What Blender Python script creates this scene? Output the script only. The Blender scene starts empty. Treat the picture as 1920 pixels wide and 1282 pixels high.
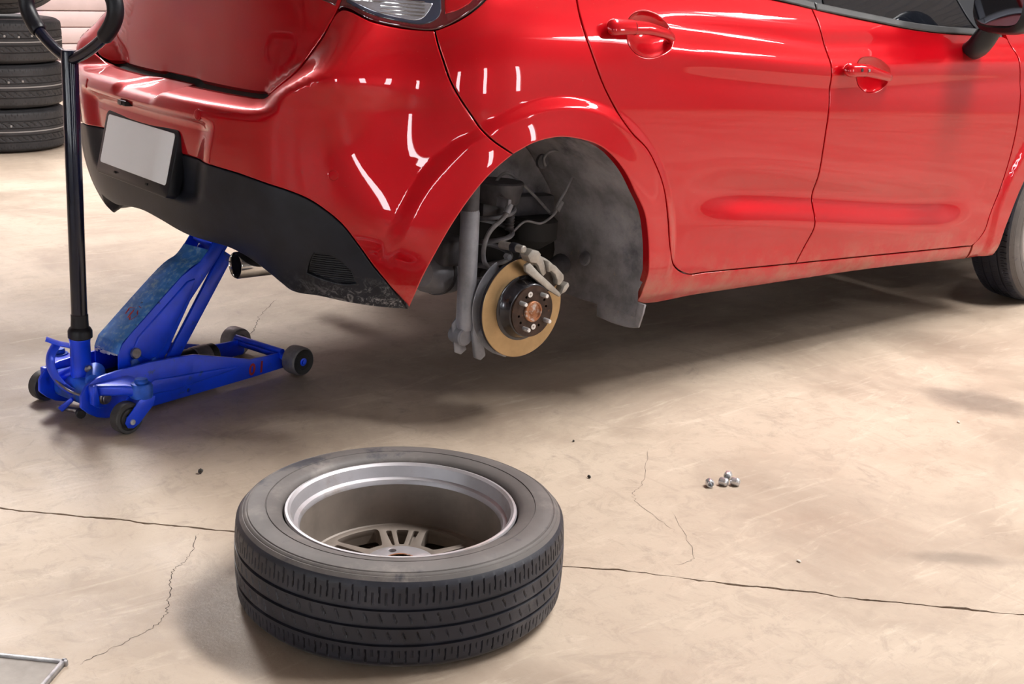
import bpy, bmesh, math, random
import numpy as np
from mathutils import Vector, Matrix
from mathutils.geometry import delaunay_2d_cdt
PI = math.pi
random.seed(7); RNG = np.random.default_rng(7)
scn = bpy.context.scene
COL = scn.collection

# ------------------------------------------------------------------ camera
def set_camera():
    f, C = 2416.7, Vector((-2.08635, -3.23162, 1.1962))
    yaw, pit, rol = 0.69496, 0.29268, 0.04466
    F = Vector((math.sin(yaw)*math.cos(pit), math.cos(yaw)*math.cos(pit), -math.sin(pit)))
    r = Vector((math.cos(yaw), -math.sin(yaw), 0)); u = r.cross(F)
    R = r*math.cos(rol) + u*math.sin(rol); U = u*math.cos(rol) - r*math.sin(rol)
    cd = bpy.data.cameras.new('camera'); cd.sensor_width = 36; cd.lens = f/1920*36
    cd.clip_start = .05; cd.clip_end = 200
    co = bpy.data.objects.new('camera', cd); COL.objects.link(co)
    m = Matrix((R, U, -F)).transposed().to_4x4(); m.translation = C
    co.matrix_world = m
    scn.camera = co
set_camera()

# ------------------------------------------------------------------ world, lights, exposure
w = bpy.data.worlds.new('overcast_sky'); scn.world = w; w.use_nodes = True
bg = w.node_tree.nodes['Background']; bg.inputs[0].default_value = (.92, .96, 1.0, 1); bg.inputs[1].default_value = 17.0

def area_light(name, loc, size, rot, power, color=(1, 1, 1)):
    d = bpy.data.lights.new(name, 'AREA'); d.shape = 'RECTANGLE'; d.size, d.size_y = size
    d.energy = power; d.color = color
    o = bpy.data.objects.new(name, d); COL.objects.link(o); o.location = loc; o.rotation_euler = rot
    return o
ROOF_Z = 5.0
# daylight panels of the workshop roof, all of one size and one brightness, level with the roof sheet and above the picture
SKYLIGHTS = [('skylight_near_offscreen', 2.3, -2.0), ('skylight_right_offscreen', 8.2, -6.8), ('skylight_back_offscreen', .6, 4.9)]
for (nm, lx, ly) in SKYLIGHTS:
    area_light(nm, (lx, ly, ROOF_Z-.06), (.9, 3.4), (0, 0, 0), 600, (1, .985, .96))
vs = scn.view_settings
scn.display_settings.display_device = 'sRGB'
vs.view_transform = 'Standard'; vs.look = 'None'; vs.gamma = 1; vs.use_curve_mapping = False
vs.exposure = 0.18

# ------------------------------------------------------------------ materials
MATS = {}
def mat(name, col, rough=.5, metal=0., coat=0., coat_rough=.03, spec=.5, noise=None, bump=None, emit=None, second=None, trans=0.):
    """plain procedural material; noise=(scale, amount) varies value, second=(colour, scale, lo, hi) mixes another colour by noise, bump=(scale, strength)"""
    if name in MATS: return MATS[name]
    m = bpy.data.materials.new(name); m.use_nodes = True; MATS[name] = m
    nt = m.node_tree; N_ = nt.nodes; L = nt.links; p = N_['Principled BSDF']
    p.inputs['Roughness'].default_value = rough; p.inputs['Metallic'].default_value = metal
    p.inputs['Coat Weight'].default_value = coat; p.inputs['Coat Roughness'].default_value = coat_rough
    p.inputs['Specular IOR Level'].default_value = spec
    p.inputs['Transmission Weight'].default_value = trans
    tc = N_.new('ShaderNodeTexCoord'); out = None
    c0 = N_.new('ShaderNodeRGB'); c0.outputs[0].default_value = (*col, 1); out = c0.outputs[0]
    def nz(scale, detail=6, r=.6):
        n = N_.new('ShaderNodeTexNoise'); n.inputs['Scale'].default_value = scale; n.inputs['Detail'].default_value = detail
        n.inputs['Roughness'].default_value = r
        L.new(tc.outputs['Object'], n.inputs['Vector']); return n.outputs['Fac']
    def ramp(x, lo, hi):
        r = N_.new('ShaderNodeMapRange'); r.interpolation_type = 'SMOOTHSTEP'
        r.inputs['From Min'].default_value = lo; r.inputs['From Max'].default_value = hi; L.new(x, r.inputs['Value']); return r.outputs['Result']
    def mix(a, b, f, mode='MIX'):
        k = N_.new('ShaderNodeMix'); k.data_type = 'RGBA'; k.blend_type = mode
        L.new(a, k.inputs[6])
        if isinstance(b, tuple): k.inputs[7].default_value = (*b, 1)
        else: L.new(b, k.inputs[7])
        L.new(f, k.inputs[0]); return k.outputs[2]
    for sec in (second or []):
        out = mix(out, sec[0], ramp(nz(sec[1], 8, .65), sec[2], sec[3]))
    if noise:
        g = ramp(nz(noise[0]), .25, .75)
        dark = tuple(c*(1-noise[1]) for c in col)
        k = N_.new('ShaderNodeMix'); k.data_type = 'RGBA'; k.blend_type = 'MULTIPLY'; k.inputs[0].default_value = 1
        rr = N_.new('ShaderNodeMapRange'); rr.inputs['To Min'].default_value = 1-noise[1]; rr.inputs['To Max'].default_value = 1+noise[1]*.6
        L.new(g, rr.inputs['Value']); L.new(out, k.inputs[6]); L.new(rr.outputs[0], k.inputs[7]); out = k.outputs[2]
    L.new(out, p.inputs['Base Color'])
    if bump:
        b = N_.new('ShaderNodeBump'); b.inputs['Strength'].default_value = bump[1]; b.inputs['Distance'].default_value = .002
        L.new(nz(bump[0], 8), b.inputs['Height']); L.new(b.outputs[0], p.inputs['Normal'])
    if emit:
        p.inputs['Emission Color'].default_value = (*emit[0], 1); p.inputs['Emission Strength'].default_value = emit[1]
    return m

def paint_mat():
    m = mat('red_car_paint', (.47, .0015, .007), .34, .40, 1., .012, .08)
    nt = m.node_tree; N_ = nt.nodes; L = nt.links; p = N_['Principled BSDF']
    tc = N_.new('ShaderNodeTexCoord')
    # road dust: sparse specks everywhere, denser towards the sills
    n = N_.new('ShaderNodeTexNoise'); n.inputs['Scale'].default_value = 220; n.inputs['Detail'].default_value = 3; L.new(tc.outputs['Object'], n.inputs['Vector'])
    n2 = N_.new('ShaderNodeTexNoise'); n2.inputs['Scale'].default_value = 9; n2.inputs['Detail'].default_value = 6; n2.inputs['Roughness'].default_value = .7; L.new(tc.outputs['Object'], n2.inputs['Vector'])
    sp = N_.new('ShaderNodeSeparateXYZ'); L.new(tc.outputs['Object'], sp.inputs[0])
    def mr(x, a, b, c, d):
        r = N_.new('ShaderNodeMapRange'); r.interpolation_type = 'SMOOTHSTEP'
        for k, v in zip(('From Min', 'From Max', 'To Min', 'To Max'), (a, b, c, d)): r.inputs[k].default_value = v
        L.new(x, r.inputs['Value']); return r.outputs[0]
    def mul(a, b, op='MULTIPLY'):
        k = N_.new('ShaderNodeMath'); k.operation = op
        for i, q in enumerate((a, b)):
            if isinstance(q, (int, float)): k.inputs[i].default_value = q
            else: L.new(q, k.inputs[i])
        return k.outputs[0]
    specks = mul(mr(n.outputs['Fac'], .70, .78, 0, .35), mr(n2.outputs['Fac'], .35, .65, 0, 1))
    low = mul(mr(sp.outputs['Z'], .36, .20, 0, .55), mr(n2.outputs['Fac'], .38, .68, 0, 1))
    film = mul(mul(specks, low, 'ADD'), 1.0, 'MINIMUM')
    mx = N_.new('ShaderNodeMix'); mx.data_type = 'RGBA'
    src = p.inputs['Base Color'].links[0].from_socket
    L.new(src, mx.inputs[6]); mx.inputs[7].default_value = (.42, .25, .18, 1); L.new(film, mx.inputs[0]); L.new(mx.outputs[2], p.inputs['Base Color'])
    cw = N_.new('ShaderNodeMath'); cw.operation = 'SUBTRACT'; cw.inputs[0].default_value = 1; L.new(film, cw.inputs[1]); L.new(cw.outputs[0], p.inputs['Coat Weight'])
    return m
RED = paint_mat()
M = dict(
    black_plastic=mat('black_bumper_plastic', (.011, .013, .020), .46, spec=.32, noise=(14, .35), bump=(260, .12), second=[((.06, .06, .07), 30, .68, .80)]),
    dusty_plastic=mat('dusty_bumper_plastic', (.02, .02, .026), .5, second=[((.30, .28, .28), 45, .52, .70)], bump=(200, .2)),
    trim=mat('window_trim_rubber', (.045, .045, .047), .38, noise=(20, .2)),
    dark=mat('dark_parts_and_gap_shade', (.012, .011, .011), .8),  # near-black parts, also used as shade in the shut lines and handle joint
    liner=mat('felt_arch_liner', (.27, .255, .27), .9, spec=.2, noise=(9, .45), bump=(160, .9), second=[((.34, .29, .25), 70, .60, .74), ((.10, .10, .125), 5, .52, .70), ((.26, .24, .24), 14, .58, .74)]),
    glass=mat('dark_car_glass', (.006, .007, .010), .02, spec=.9),
    mirror=mat('mirror_glass', (.20, .20, .23), .03, 1.),
    gloss_black=mat('satin_black_plastic', (.008, .009, .013), .34, spec=.3),
    plate=mat('white_number_plate', (.93, .95, .98), .35),
    lens=mat('red_tail_lens', (.09, .002, .006), .08, coat=1., spec=.7),
    lens_clear=mat('clear_tail_lens', (.55, .57, .66), .16, .8, coat=1., bump=(90, .5)),
    lens_dark=mat('smoked_tail_lens', (.03, .035, .06), .08, coat=1.),
    chrome=mat('polished_steel', (.72, .70, .68), .12, 1., noise=(30, .15)),
    chrome_dull=mat('zinc_steel', (.72, .73, .76), .34, .85, noise=(60, .25)),
    exhaust_in=mat('sooty_pipe_bore', (.012, .012, .022), .4, .3),
    rubber=mat('tyre_rubber', (.017, .018, .028), .50, noise=(9, .4), bump=(300, .12), second=[((.055, .053, .060), 9, .56, .78)]),
    rubber_dusty=mat('dusty_tyre_sidewall', (.105, .092, .088), .62, noise=(6, .3), second=[((.20, .175, .16), 7, .52, .75), ((.035, .033, .04), 6, .56, .66)]),
    rubber_new=mat('new_tyre_rubber', (.030, .030, .034), .62, noise=(12, .3)),
    alloy=mat('dusty_alloy', (.42, .40, .42), .45, .5, noise=(6, .22), second=[((.30, .25, .21), 9, .50, .74)]),
    alloy_brown=mat('brake_dust_alloy', (.20, .165, .14), .55, .25, noise=(9, .3)),
    rotor=mat('rusty_gold_rotor', (.37, .255, .135), .34, .85, noise=(16, .2)),
    rotor_edge=mat('dark_rotor_edge', (.035, .034, .045), .5, .6),
    hat=mat('oily_rotor_hat', (.032, .030, .036), .25, .5, coat=.5, noise=(30, .4), second=[((.12, .055, .03), 36, .58, .76)]),
    hubrust=mat('brown_hub_face', (.045, .026, .020), .42, .6, noise=(40, .5), second=[((.25, .10, .05), 50, .60, .75)]),
    rust=mat('bright_rust', (.36, .145, .065), .5, .4, noise=(60, .4), second=[((.62, .55, .52), 45, .50, .66)]),
    castiron=mat('caliper_casting', (.40, .37, .335), .5, .55, noise=(30, .3), bump=(120, .4)),
    castiron_dark=mat('caliper_pad_dark', (.05, .035, .028), .6, .3, noise=(40, .4), second=[((.35, .22, .10), 50, .62, .7)]),
    susp=mat('grey_suspension_metal', (.26, .26, .29), .5, .35, noise=(14, .3), bump=(90, .2)),
    susp_dark=mat('dark_suspension_metal', (.080, .076, .084), .6, .3, noise=(20, .4)),
    hose=mat('grey_brake_hose', (.20, .19, .20), .6, noise=(40, .3)),
    blue=mat('blue_jack_paint', (.002, .060, .86), .36, .1, coat=.25, coat_rough=.2, noise=(8, .25), second=[((.02, .06, .20), 26, .60, .74), ((.16, .17, .22), 70, .70, .78)]),
    blue_worn=mat('worn_blue_jack_paint', (.05, .23, .68), .5, .1, noise=(30, .3), second=[((.22, .38, .60), 60, .48, .66), ((.02, .03, .09), 46, .62, .72), ((.45, .46, .48), 90, .68, .74)]),
    blue_dirty=mat('greasy_blue_jack_paint', (.010, .10, .62), .42, .2, noise=(18, .5), second=[((.055, .05, .06), 22, .52, .72)]),
    pole=mat('black_enamel_tube', (.003, .004, .016), .25, .0, coat=.5, coat_rough=.06, spec=.3),
    grip=mat('black_foam_grip', (.006, .006, .010), .42, spec=.35, bump=(200, .2)),
    bolt=mat('worn_bolt_steel', (.30, .28, .29), .4, .9, noise=(60, .4)),
    roller=mat('grey_steel_roller', (.22, .20, .205), .5, .5, noise=(30, .35)),
    roller_dark=mat('black_roller_face', (.02, .02, .022), .5, .3, noise=(40, .3)),
    caster=mat('caster_rubber', (.05, .047, .048), .55, noise=(30, .3)),
    redpaint=mat('red_brushed_paint', (.42, .012, .02), .5, noise=(60, .3)),
    whitepaint=mat('bare_scraped_metal', (.72, .72, .74), .5, .2, noise=(60, .3)),
    stone=mat('dark_grit', (.05, .045, .04), .8, noise=(80, .4)),
    plate_mark=mat('faded_chalk_mark', (.30, .29, .29), .7),
    stone_light=mat('pale_grit', (.62, .58, .52), .8, noise=(80, .3)),
    wall=mat('pale_pink_wall', (.56, .43, .42), .8, noise=(2, .2), second=[((.45, .38, .44), 1.6, .50, .62), ((.66, .56, .50), 3.2, .58, .70)]),
    hallwall=mat('pale_hall_wall', (.34, .33, .32), .8, noise=(2, .1)),
    roofsheet=mat('pale_roof_sheet', (.52, .52, .53), .5, .3, noise=(2, .1)),
    steelpaint=mat('grey_column_paint', (.25, .26, .28), .5, noise=(3, .2)),
    hatch=mat('hatch_infill', (.30, .265, .235), .6, noise=(12, .3)),
    hatch_edge=mat('hatch_edge_steel', (.42, .41, .42), .4, .7, noise=(40, .4)),
    crack=mat('dark_crack', (.055, .042, .035), .9),
)

def scuffed_valance():
    """black bumper plastic with a band of scraped-on road dirt low at the wheel-arch corners"""
    m = M['black_plastic'].copy(); m.name = 'scuffed_bumper_plastic'; nt = m.node_tree; N_ = nt.nodes; L = nt.links; p = N_['Principled BSDF']
    tc = N_.new('ShaderNodeTexCoord'); sp = N_.new('ShaderNodeSeparateXYZ'); L.new(tc.outputs['Object'], sp.inputs[0])
    n = N_.new('ShaderNodeTexNoise'); n.inputs['Scale'].default_value = 38; n.inputs['Detail'].default_value = 9; n.inputs['Roughness'].default_value = .75; n.inputs['Distortion'].default_value = 1.2
    L.new(tc.outputs['Object'], n.inputs['Vector'])
    def mr(x, a, b):
        r = N_.new('ShaderNodeMapRange'); r.inputs['From Min'].default_value = a; r.inputs['From Max'].default_value = b; L.new(x, r.inputs['Value']); return r.outputs[0]
    k = N_.new('ShaderNodeMath'); k.operation = 'MULTIPLY'; L.new(mr(sp.outputs['Z'], .315, .225), k.inputs[0]); L.new(mr(sp.outputs['X'], -.60, -.38), k.inputs[1])
    k2 = N_.new('ShaderNodeMath'); k2.operation = 'MULTIPLY'; L.new(k.outputs[0], k2.inputs[0]); L.new(mr(n.outputs['Fac'], .50, .60), k2.inputs[1])
    mx = N_.new('ShaderNodeMix'); mx.data_type = 'RGBA'; L.new(p.inputs['Base Color'].links[0].from_socket, mx.inputs[6]); mx.inputs[7].default_value = (.42, .40, .40, 1)
    L.new(k2.outputs[0], mx.inputs[0]); L.new(mx.outputs[2], p.inputs['Base Color'])
    return m
M['valance'] = scuffed_valance()

# ------------------------------------------------------------------ mesh helpers
def tag(o, label=None, cat=None, group=None, kind=None):
    if label: o['label'] = label
    if cat: o['category'] = cat
    if group: o['group'] = group
    if kind: o['kind'] = kind
    return o
def empty(name, loc=(0, 0, 0), rot=(0, 0, 0)):
    o = bpy.data.objects.new(name, None); o.empty_display_size = .1; COL.objects.link(o)
    o.location = loc; o.rotation_euler = rot; return o
def link(name, me, parent=None):
    o = bpy.data.objects.new(name, me); COL.objects.link(o)
    if parent: o.parent = parent
    return o
def frame(zdir, xhint=(1, 0, 0)):
    z = Vector(zdir).normalized(); x = Vector(xhint)
    if abs(x.normalized().dot(z)) > .95: x = Vector((0, 1, 0))
    x = (x - z*x.dot(z)).normalized(); y = z.cross(x)
    return x, y, z
def crom(pts, n=6, closed=False):
    P = [Vector(p) for p in pts]; out = []; k = len(P)
    for i in range(k if closed else k-1):
        if closed: a, b, c, d = P[i-1], P[i], P[(i+1) % k], P[(i+2) % k]
        else: a, b, c, d = P[max(i-1, 0)], P[i], P[i+1], P[min(i+2, k-1)]
        for j in range(n):
            t = j/n
            out.append(.5*((2*b)+(c-a)*t+(2*a-5*b+4*c-d)*t*t+(3*b-a-3*c+d)*t**3))
    if not closed: out.append(P[-1])
    return out
class MB:
    def __init__(s): s.v = []; s.f = []
    def add(s, v, f):
        k = len(s.v); s.v += [tuple(q) for q in v]; s.f += [[i+k for i in q] for q in f]; return s
    def box(s, c, size, rot=None):
        h = [q/2 for q in size]; R = rot or Matrix.Identity(3); c = Vector(c)
        v = [c + R @ Vector((x*h[0], y*h[1], z*h[2])) for x in (-1, 1) for y in (-1, 1) for z in (-1, 1)]
        return s.add(v, [(0, 1, 3, 2), (4, 6, 7, 5), (0, 4, 5, 1), (2, 3, 7, 6), (0, 2, 6, 4), (1, 5, 7, 3)])
    def lathe(s, prof, org=(0, 0, 0), zdir=(0, 0, 1), n=32, closed=False, xhint=(1, 0, 0), cap=True):
        x, y, z = frame(zdir, xhint); o = Vector(org); m = len(prof); v = []; f = []
        for i in range(n):
            a = 2*PI*i/n; d = x*math.cos(a)+y*math.sin(a)
            for r, h in prof: v.append(o + d*r + z*h)
        for i in range(n):
            j = (i+1) % n
            for k in range(m if closed else m-1):
                k2 = (k+1) % m; f.append((i*m+k, j*m+k, j*m+k2, i*m+k2))
        if not closed and cap:
            if prof[0][0] > 1e-6: f.append([i*m for i in range(n)][::-1])
            if prof[-1][0] > 1e-6: f.append([i*m+m-1 for i in range(n)])
        return s.add(v, f)
    def cyl(s, p0, p1, r0, r1=None, n=20, bev=0.):
        p0 = Vector(p0); p1 = Vector(p1); L = (p1-p0).length; r1 = r0 if r1 is None else r1
        pr = [(r0, 0), (r1, L)] if not bev else [(r0-bev, 0), (r0, bev), (r1, L-bev), (r1-bev, L)]
        return s.lathe(pr, p0, p1-p0, n)
    def tube(s, path, r, n=10, flat=None, cap=True):
        P = [Vector(p) for p in path]; k = len(P); v = []; f = []
        R = r if isinstance(r, (list, tuple)) else [r]*k
        t0 = (P[1]-P[0]).normalized(); x, y, _ = frame(t0, (0, 0, 1) if abs(t0.z) < .9 else (1, 0, 0))
        for i in range(k):
            t = (P[min(i+1, k-1)]-P[max(i-1, 0)]).normalized()
            x = (x - t*x.dot(t)).normalized(); y = t.cross(x)
            a_, b_ = (1, 1) if flat is None else flat
            for j in range(n):
                a = 2*PI*j/n; v.append(P[i] + x*math.cos(a)*R[i]*a_ + y*math.sin(a)*R[i]*b_)
        for i in range(k-1):
            for j in range(n):
                j2 = (j+1) % n; f.append((i*n+j, i*n+j2, (i+1)*n+j2, (i+1)*n+j))
        if cap: f.append(list(range(n))[::-1]); f.append([(k-1)*n+j for j in range(n)])
        return s.add(v, f)
    def prism(s, poly, org, xd, yd, depth):
        """2D polygon in the plane (xd, yd) at org, thickened by depth along xd x yd"""
        o = Vector(org); x = Vector(xd); y = Vector(yd); z = x.cross(y).normalized(); n = len(poly)
        v = [o+x*p[0]+y*p[1] for p in poly] + [o+x*p[0]+y*p[1]+z*depth for p in poly]
        return s.add(v, [list(range(n))[::-1], [i+n for i in range(n)]] + [(i, (i+1) % n, (i+1) % n+n, i+n) for i in range(n)])
    def build(s, name, m, parent=None, bevel=0., seg=2, angle=35, smooth=True):
        me = bpy.data.meshes.new(name); bm = bmesh.new()
        vs_ = [bm.verts.new(p) for p in s.v]
        for q in s.f:
            try: bm.faces.new([vs_[i] for i in q])
            except ValueError: pass
        bmesh.ops.recalc_face_normals(bm, faces=bm.faces)
        if bevel:
            es = [e for e in bm.edges if len(e.link_faces) == 2 and e.calc_face_angle(0) > .5]
            bmesh.ops.bevel(bm, geom=es, offset=bevel, segments=seg, profile=.5, affect='EDGES', clamp_overlap=True)
        bm.to_mesh(me); bm.free()
        me.materials.append(M[m] if isinstance(m, str) else m)
        if smooth:
            me.shade_smooth(); me.set_sharp_from_angle(angle=math.radians(angle))
        return link(name, me, parent)
def copy_tree(o, parent=None):
    c = o.copy(); COL.objects.link(c)
    if parent: c.parent = parent
    for ch in list(o.children): copy_tree(ch, c)
    return c

# hairline cracks in the slab (world x, y)
CRACKS=[ [(-0.998, -0.921), (-1.063, -1.012), (-1.119, -1.058), (-1.169, -1.156), (-1.217, -1.221), (-1.291, -1.251), (-1.39, -1.28)] , [(0.073, 0.655), (-0.074, 0.501), (-0.186, 0.347), (-0.31, 0.218)] , [(0.164, -1.094), (0.007, -1.239), (-0.091, -1.306), (-0.144, -1.494)] , [(-0.072, -1.408), (-0.192, -1.587), (-0.264, -1.598)] ]
_d = Vector((-.20, -.61, .77)).normalized()
TILT = (Vector((.40, 4.36, .733+.365*math.sqrt(1-_d.z**2)+.121*_d.z+.004))-_d*.121, _d.to_track_quat('Z', 'Y').to_euler())

# ------------------------------------------------------------------ floor, walls, roof
def concrete_mat():
    m = bpy.data.materials.new('worn_concrete'); m.use_nodes = True
    nt = m.node_tree; N_ = nt.nodes; L = nt.links; p = N_['Principled BSDF']
    tc = N_.new('ShaderNodeTexCoord')
    def mapping(scale=(1, 1, 1), rot=0):
        k = N_.new('ShaderNodeMapping'); k.inputs['Scale'].default_value = scale; k.inputs['Rotation'].default_value = (0, 0, rot)
        L.new(tc.outputs['Object'], k.inputs['Vector']); return k.outputs[0]
    def nz(vec, scale, detail=8, rough=.6, dist=0):
        n = N_.new('ShaderNodeTexNoise'); n.inputs['Scale'].default_value = scale; n.inputs['Detail'].default_value = detail
        n.inputs['Roughness'].default_value = rough; n.inputs['Distortion'].default_value = dist
        L.new(vec, n.inputs['Vector']); return n.outputs['Fac']
    def mr(x, a, b, c=0, d=1):
        r = N_.new('ShaderNodeMapRange'); r.interpolation_type = 'SMOOTHSTEP'
        for k, v in zip(('From Min', 'From Max', 'To Min', 'To Max'), (a, b, c, d)): r.inputs[k].default_value = v
        L.new(x, r.inputs['Value']); return r.outputs[0]
    def op(o, a, b=0.):
        k = N_.new('ShaderNodeMath'); k.operation = o
        for i, q in enumerate((a, b)):
            if isinstance(q, (int, float)): k.inputs[i].default_value = q
            else: L.new(q, k.inputs[i])
        return k.outputs[0]
    def mix(a, b, f):
        k = N_.new('ShaderNodeMix'); k.data_type = 'RGBA'
        if isinstance(a, tuple): k.inputs[6].default_value = (*a, 1)
        else: L.new(a, k.inputs[6])
        k.inputs[7].default_value = (*b, 1); L.new(f, k.inputs[0]); return k.outputs[2]
    o = tc.outputs['Object']
    base = mix((.45, .36, .28), (.30, .228, .172), mr(nz(o, 1.3, 8, .6, .6), .40, .66))
    streak = nz(mapping((1.2, 6, 1), .9), 2.6, 8, .7, 1.5)
    base = mix(base, (.60, .50, .40), mr(streak, .52, .74, 0, .5))
    base = mix(base, (.33, .255, .20), mr(nz(mapping((5, 1.2, 1), .5), 2.0, 8, .7, 1.2), .56, .76, 0, .7))
    base = mix(base, (.64, .57, .49), mr(nz(o, 34, 6, .8), .66, .76, 0, .55))
    base = mix(base, (.33, .26, .20), mr(nz(o, 13, 12, .8, 1.0), .48, .64, 0, .62))
    base = mix(base, (.30, .235, .19), mr(nz(mapping((3, 1, 1), -.75), 22, 10, .8, .6), .54, .70, 0, .45))
    base = mix(base, (.20, .155, .125), mr(nz(o, 5.5, 10, .78, .8), .56, .74, 0, .65))
    # oil and tyre-dirt stains soaked into the slab: centre, radii, turn, strength
    sep = N_.new('ShaderNodeSeparateXYZ'); L.new(o, sep.inputs[0])
    wob = nz(o, 2.2, 8, .65, .5)
    for (cx, cy, rx, ry, ang, st) in STAINS:
        dx = op('SUBTRACT', sep.outputs[0], cx); dy = op('SUBTRACT', sep.outputs[1], cy)
        c, s_ = math.cos(ang), math.sin(ang)
        a = op('DIVIDE', op('ADD', op('MULTIPLY', dx, c), op('MULTIPLY', dy, s_)), rx)
        b = op('DIVIDE', op('SUBTRACT', op('MULTIPLY', dy, c), op('MULTIPLY', dx, s_)), ry)
        d = op('SQRT', op('ADD', op('MULTIPLY', a, a), op('MULTIPLY', b, b)))
        d = op('ADD', d, op('MULTIPLY', op('SUBTRACT', wob, .5), 1.5))
        base = mix(base, (.045, .033, .028), mr(d, 1.0, .30, 0, st))
    L.new(base, p.inputs['Base Color'])
    L.new(mr(nz(o, 3, 6), .3, .7, .42, .68), p.inputs['Roughness'])
    b = N_.new('ShaderNodeBump'); b.inputs['Strength'].default_value = .5; b.inputs['Distance'].default_value = .003
    hgt = op('ADD', op('MULTIPLY', nz(o, 90, 6, .7), .6), op('MULTIPLY', streak, .8))
    L.new(hgt, b.inputs['Height']); L.new(b.outputs[0], p.inputs['Normal'])
    return m
STAINS = [(1.25, -1.35, .14, .22, .4, .5), (.28, -1.93, .20, .05, -.75, .35)]
M['concrete'] = concrete_mat()

fl = MB().box((0, 0, -.035), (40, 40, .03)).build('floor', 'crack', None, smooth=False); tag(fl, 'worn beige concrete workshop floor', None, None, 'structure')
jp, jd = Vector((-.453, -1.475, 0)), Vector((.680, -.733, 0)); jn = Vector((.733, .680, 0))
ts = np.concatenate([np.linspace(-16, -1.6, 30), np.linspace(-1.59, 1.6, 330), np.linspace(1.61, 16, 30)])
nz_ = np.cumsum(RNG.normal(0, .0011, len(ts))); nz_ -= np.interp(ts, [-16, -1.2, 0, 1.0, 16], np.interp([-16, -1.2, 0, 1.0, 16], ts, nz_))
wdt = np.abs(np.interp(ts, [-1.2, -.6, 0, 1], [.0042, .0034, .0022, .0026]) + np.convolve(RNG.normal(0, .0022, len(ts)), np.ones(5)/5, 'same'))
for sgn in (1, -1):
    edge = [jp + jd*t + jn*(a*1.2 + sgn*(b_ + max(0, RNG.normal(0, .0006)))) for t, a, b_ in zip(ts, nz_, wdt)]
    far = [jp + jd*18 + jn*sgn*28, jp - jd*18 + jn*sgn*28]
    MB().prism([(q.x, q.y) for q in edge + far], (0, 0, -.02), (1, 0, 0), (0, 1, 0), .02).build('slab', 'concrete', fl, smooth=False)
def hairline(pts, w0, seed):
    r = random.Random(seed); P = crom([(x, y, 0) for x, y in pts], 14); mb = MB(); v = []; f = []
    for i, q in enumerate(P):
        t = (P[min(i+1, len(P)-1)]-P[max(i-1, 0)]).normalized(); n = Vector((-t.y, t.x, 0)); q = q + n*r.gauss(0, .0022)
        h = w0*(.35+.9*r.random())*(1 if 2 < i < len(P)-3 else .3)
        v += [q+n*h+Vector((0, 0, .0004)), q-n*h+Vector((0, 0, .0004))]
    for i in range(len(P)-1): f.append((2*i, 2*i+1, 2*i+3, 2*i+2))
    mb.add(v, f).build('hairline_crack', 'crack', fl, smooth=False)
hairline(CRACKS[0], .0008, 1); hairline(CRACKS[1], .0010, 2); hairline(CRACKS[2], .0004, 3); hairline(CRACKS[3], .0004, 4)

def structure(mb, name, m, parent=None):
    o = mb.build(name, m, parent, smooth=False)
    if not parent: o['kind'] = 'structure'
    return o
wb = structure(MB().box((2, 6.7, 2.5), (26, .2, 5)), 'wall_back', 'wall')
for i in range(22):   # horizontal cladding boards on the wall seen past the tyres
    MB().box((.9+.05*(i % 3), 6.59, .10+i*.12), (6.0, .02, .112)).build('board', 'wall', wb, .006)
structure(MB().box((12.1, -2, 2.5), (.2, 18, 5)), 'wall_right', 'hallwall')
wl = structure(MB().box((-9.1, -2, 3.9), (.2, 18, 2.2)), 'wall_left', 'hallwall')
structure(MB().box((-9.1, -2, .55), (.2, 18, 1.1)), 'wall_left', 'hallwall')
WIN = [(-9.2, -8.4), (-6.9, -6.35), (-5.75, -5.3), (-4.95, -4.75), (-3.2, -2.6), (-1.2, -.6)]     # tall door and window bays in the left wall
edges = [-11.0] + [y for w_ in WIN for y in w_] + [7.0]
for a, b in zip(edges[::2], edges[1::2]):
    structure(MB().box((-9.1, (a+b)/2, 1.4), (.2, b-a, 2.8)), 'wall_left', 'hallwall')
for a, b in WIN:
    MB().box((-9.1, (a+b)/2, 2.1), (.12, b-a, .07)).build('transom', 'steelpaint', wl, .01)
wf = structure(MB().box((2, -11.1, 4.0), (22, .2, 2.0)), 'wall_front', 'hallwall')
structure(MB().box((2, -11.1, .5), (22, .2, 1.0)), 'wall_front', 'hallwall')
edges = [-9.0, -3.6, -3.1, .9, 1.5, 6.2, 6.8, 13.0]
for a, b in zip(edges[::2], edges[1::2]):
    structure(MB().box(((a+b)/2, -11.1, 2.0), (b-a, .2, 2.0)), 'wall_front', 'hallwall')
v = []; f = []; xs = np.arange(-9.3, 12.4, .06)
for i, x in enumerate(xs):
    z = ROOF_Z + .03*(1 if (i//2) % 2 else -1)
    v += [(x, -11.3, z), (x, 6.9, z)]
    if i: f.append((2*i-2, 2*i, 2*i+1, 2*i-1))
rf = structure(MB().add(v, f), 'ceiling', 'roofsheet')
for y in (-8.5, -5.9, -2.6, .2, 3.0, 5.4):
    MB().box((1.5, y, ROOF_Z-.28), (21.6, .14, .36)).build('roof_beam', 'steelpaint', rf)

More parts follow.
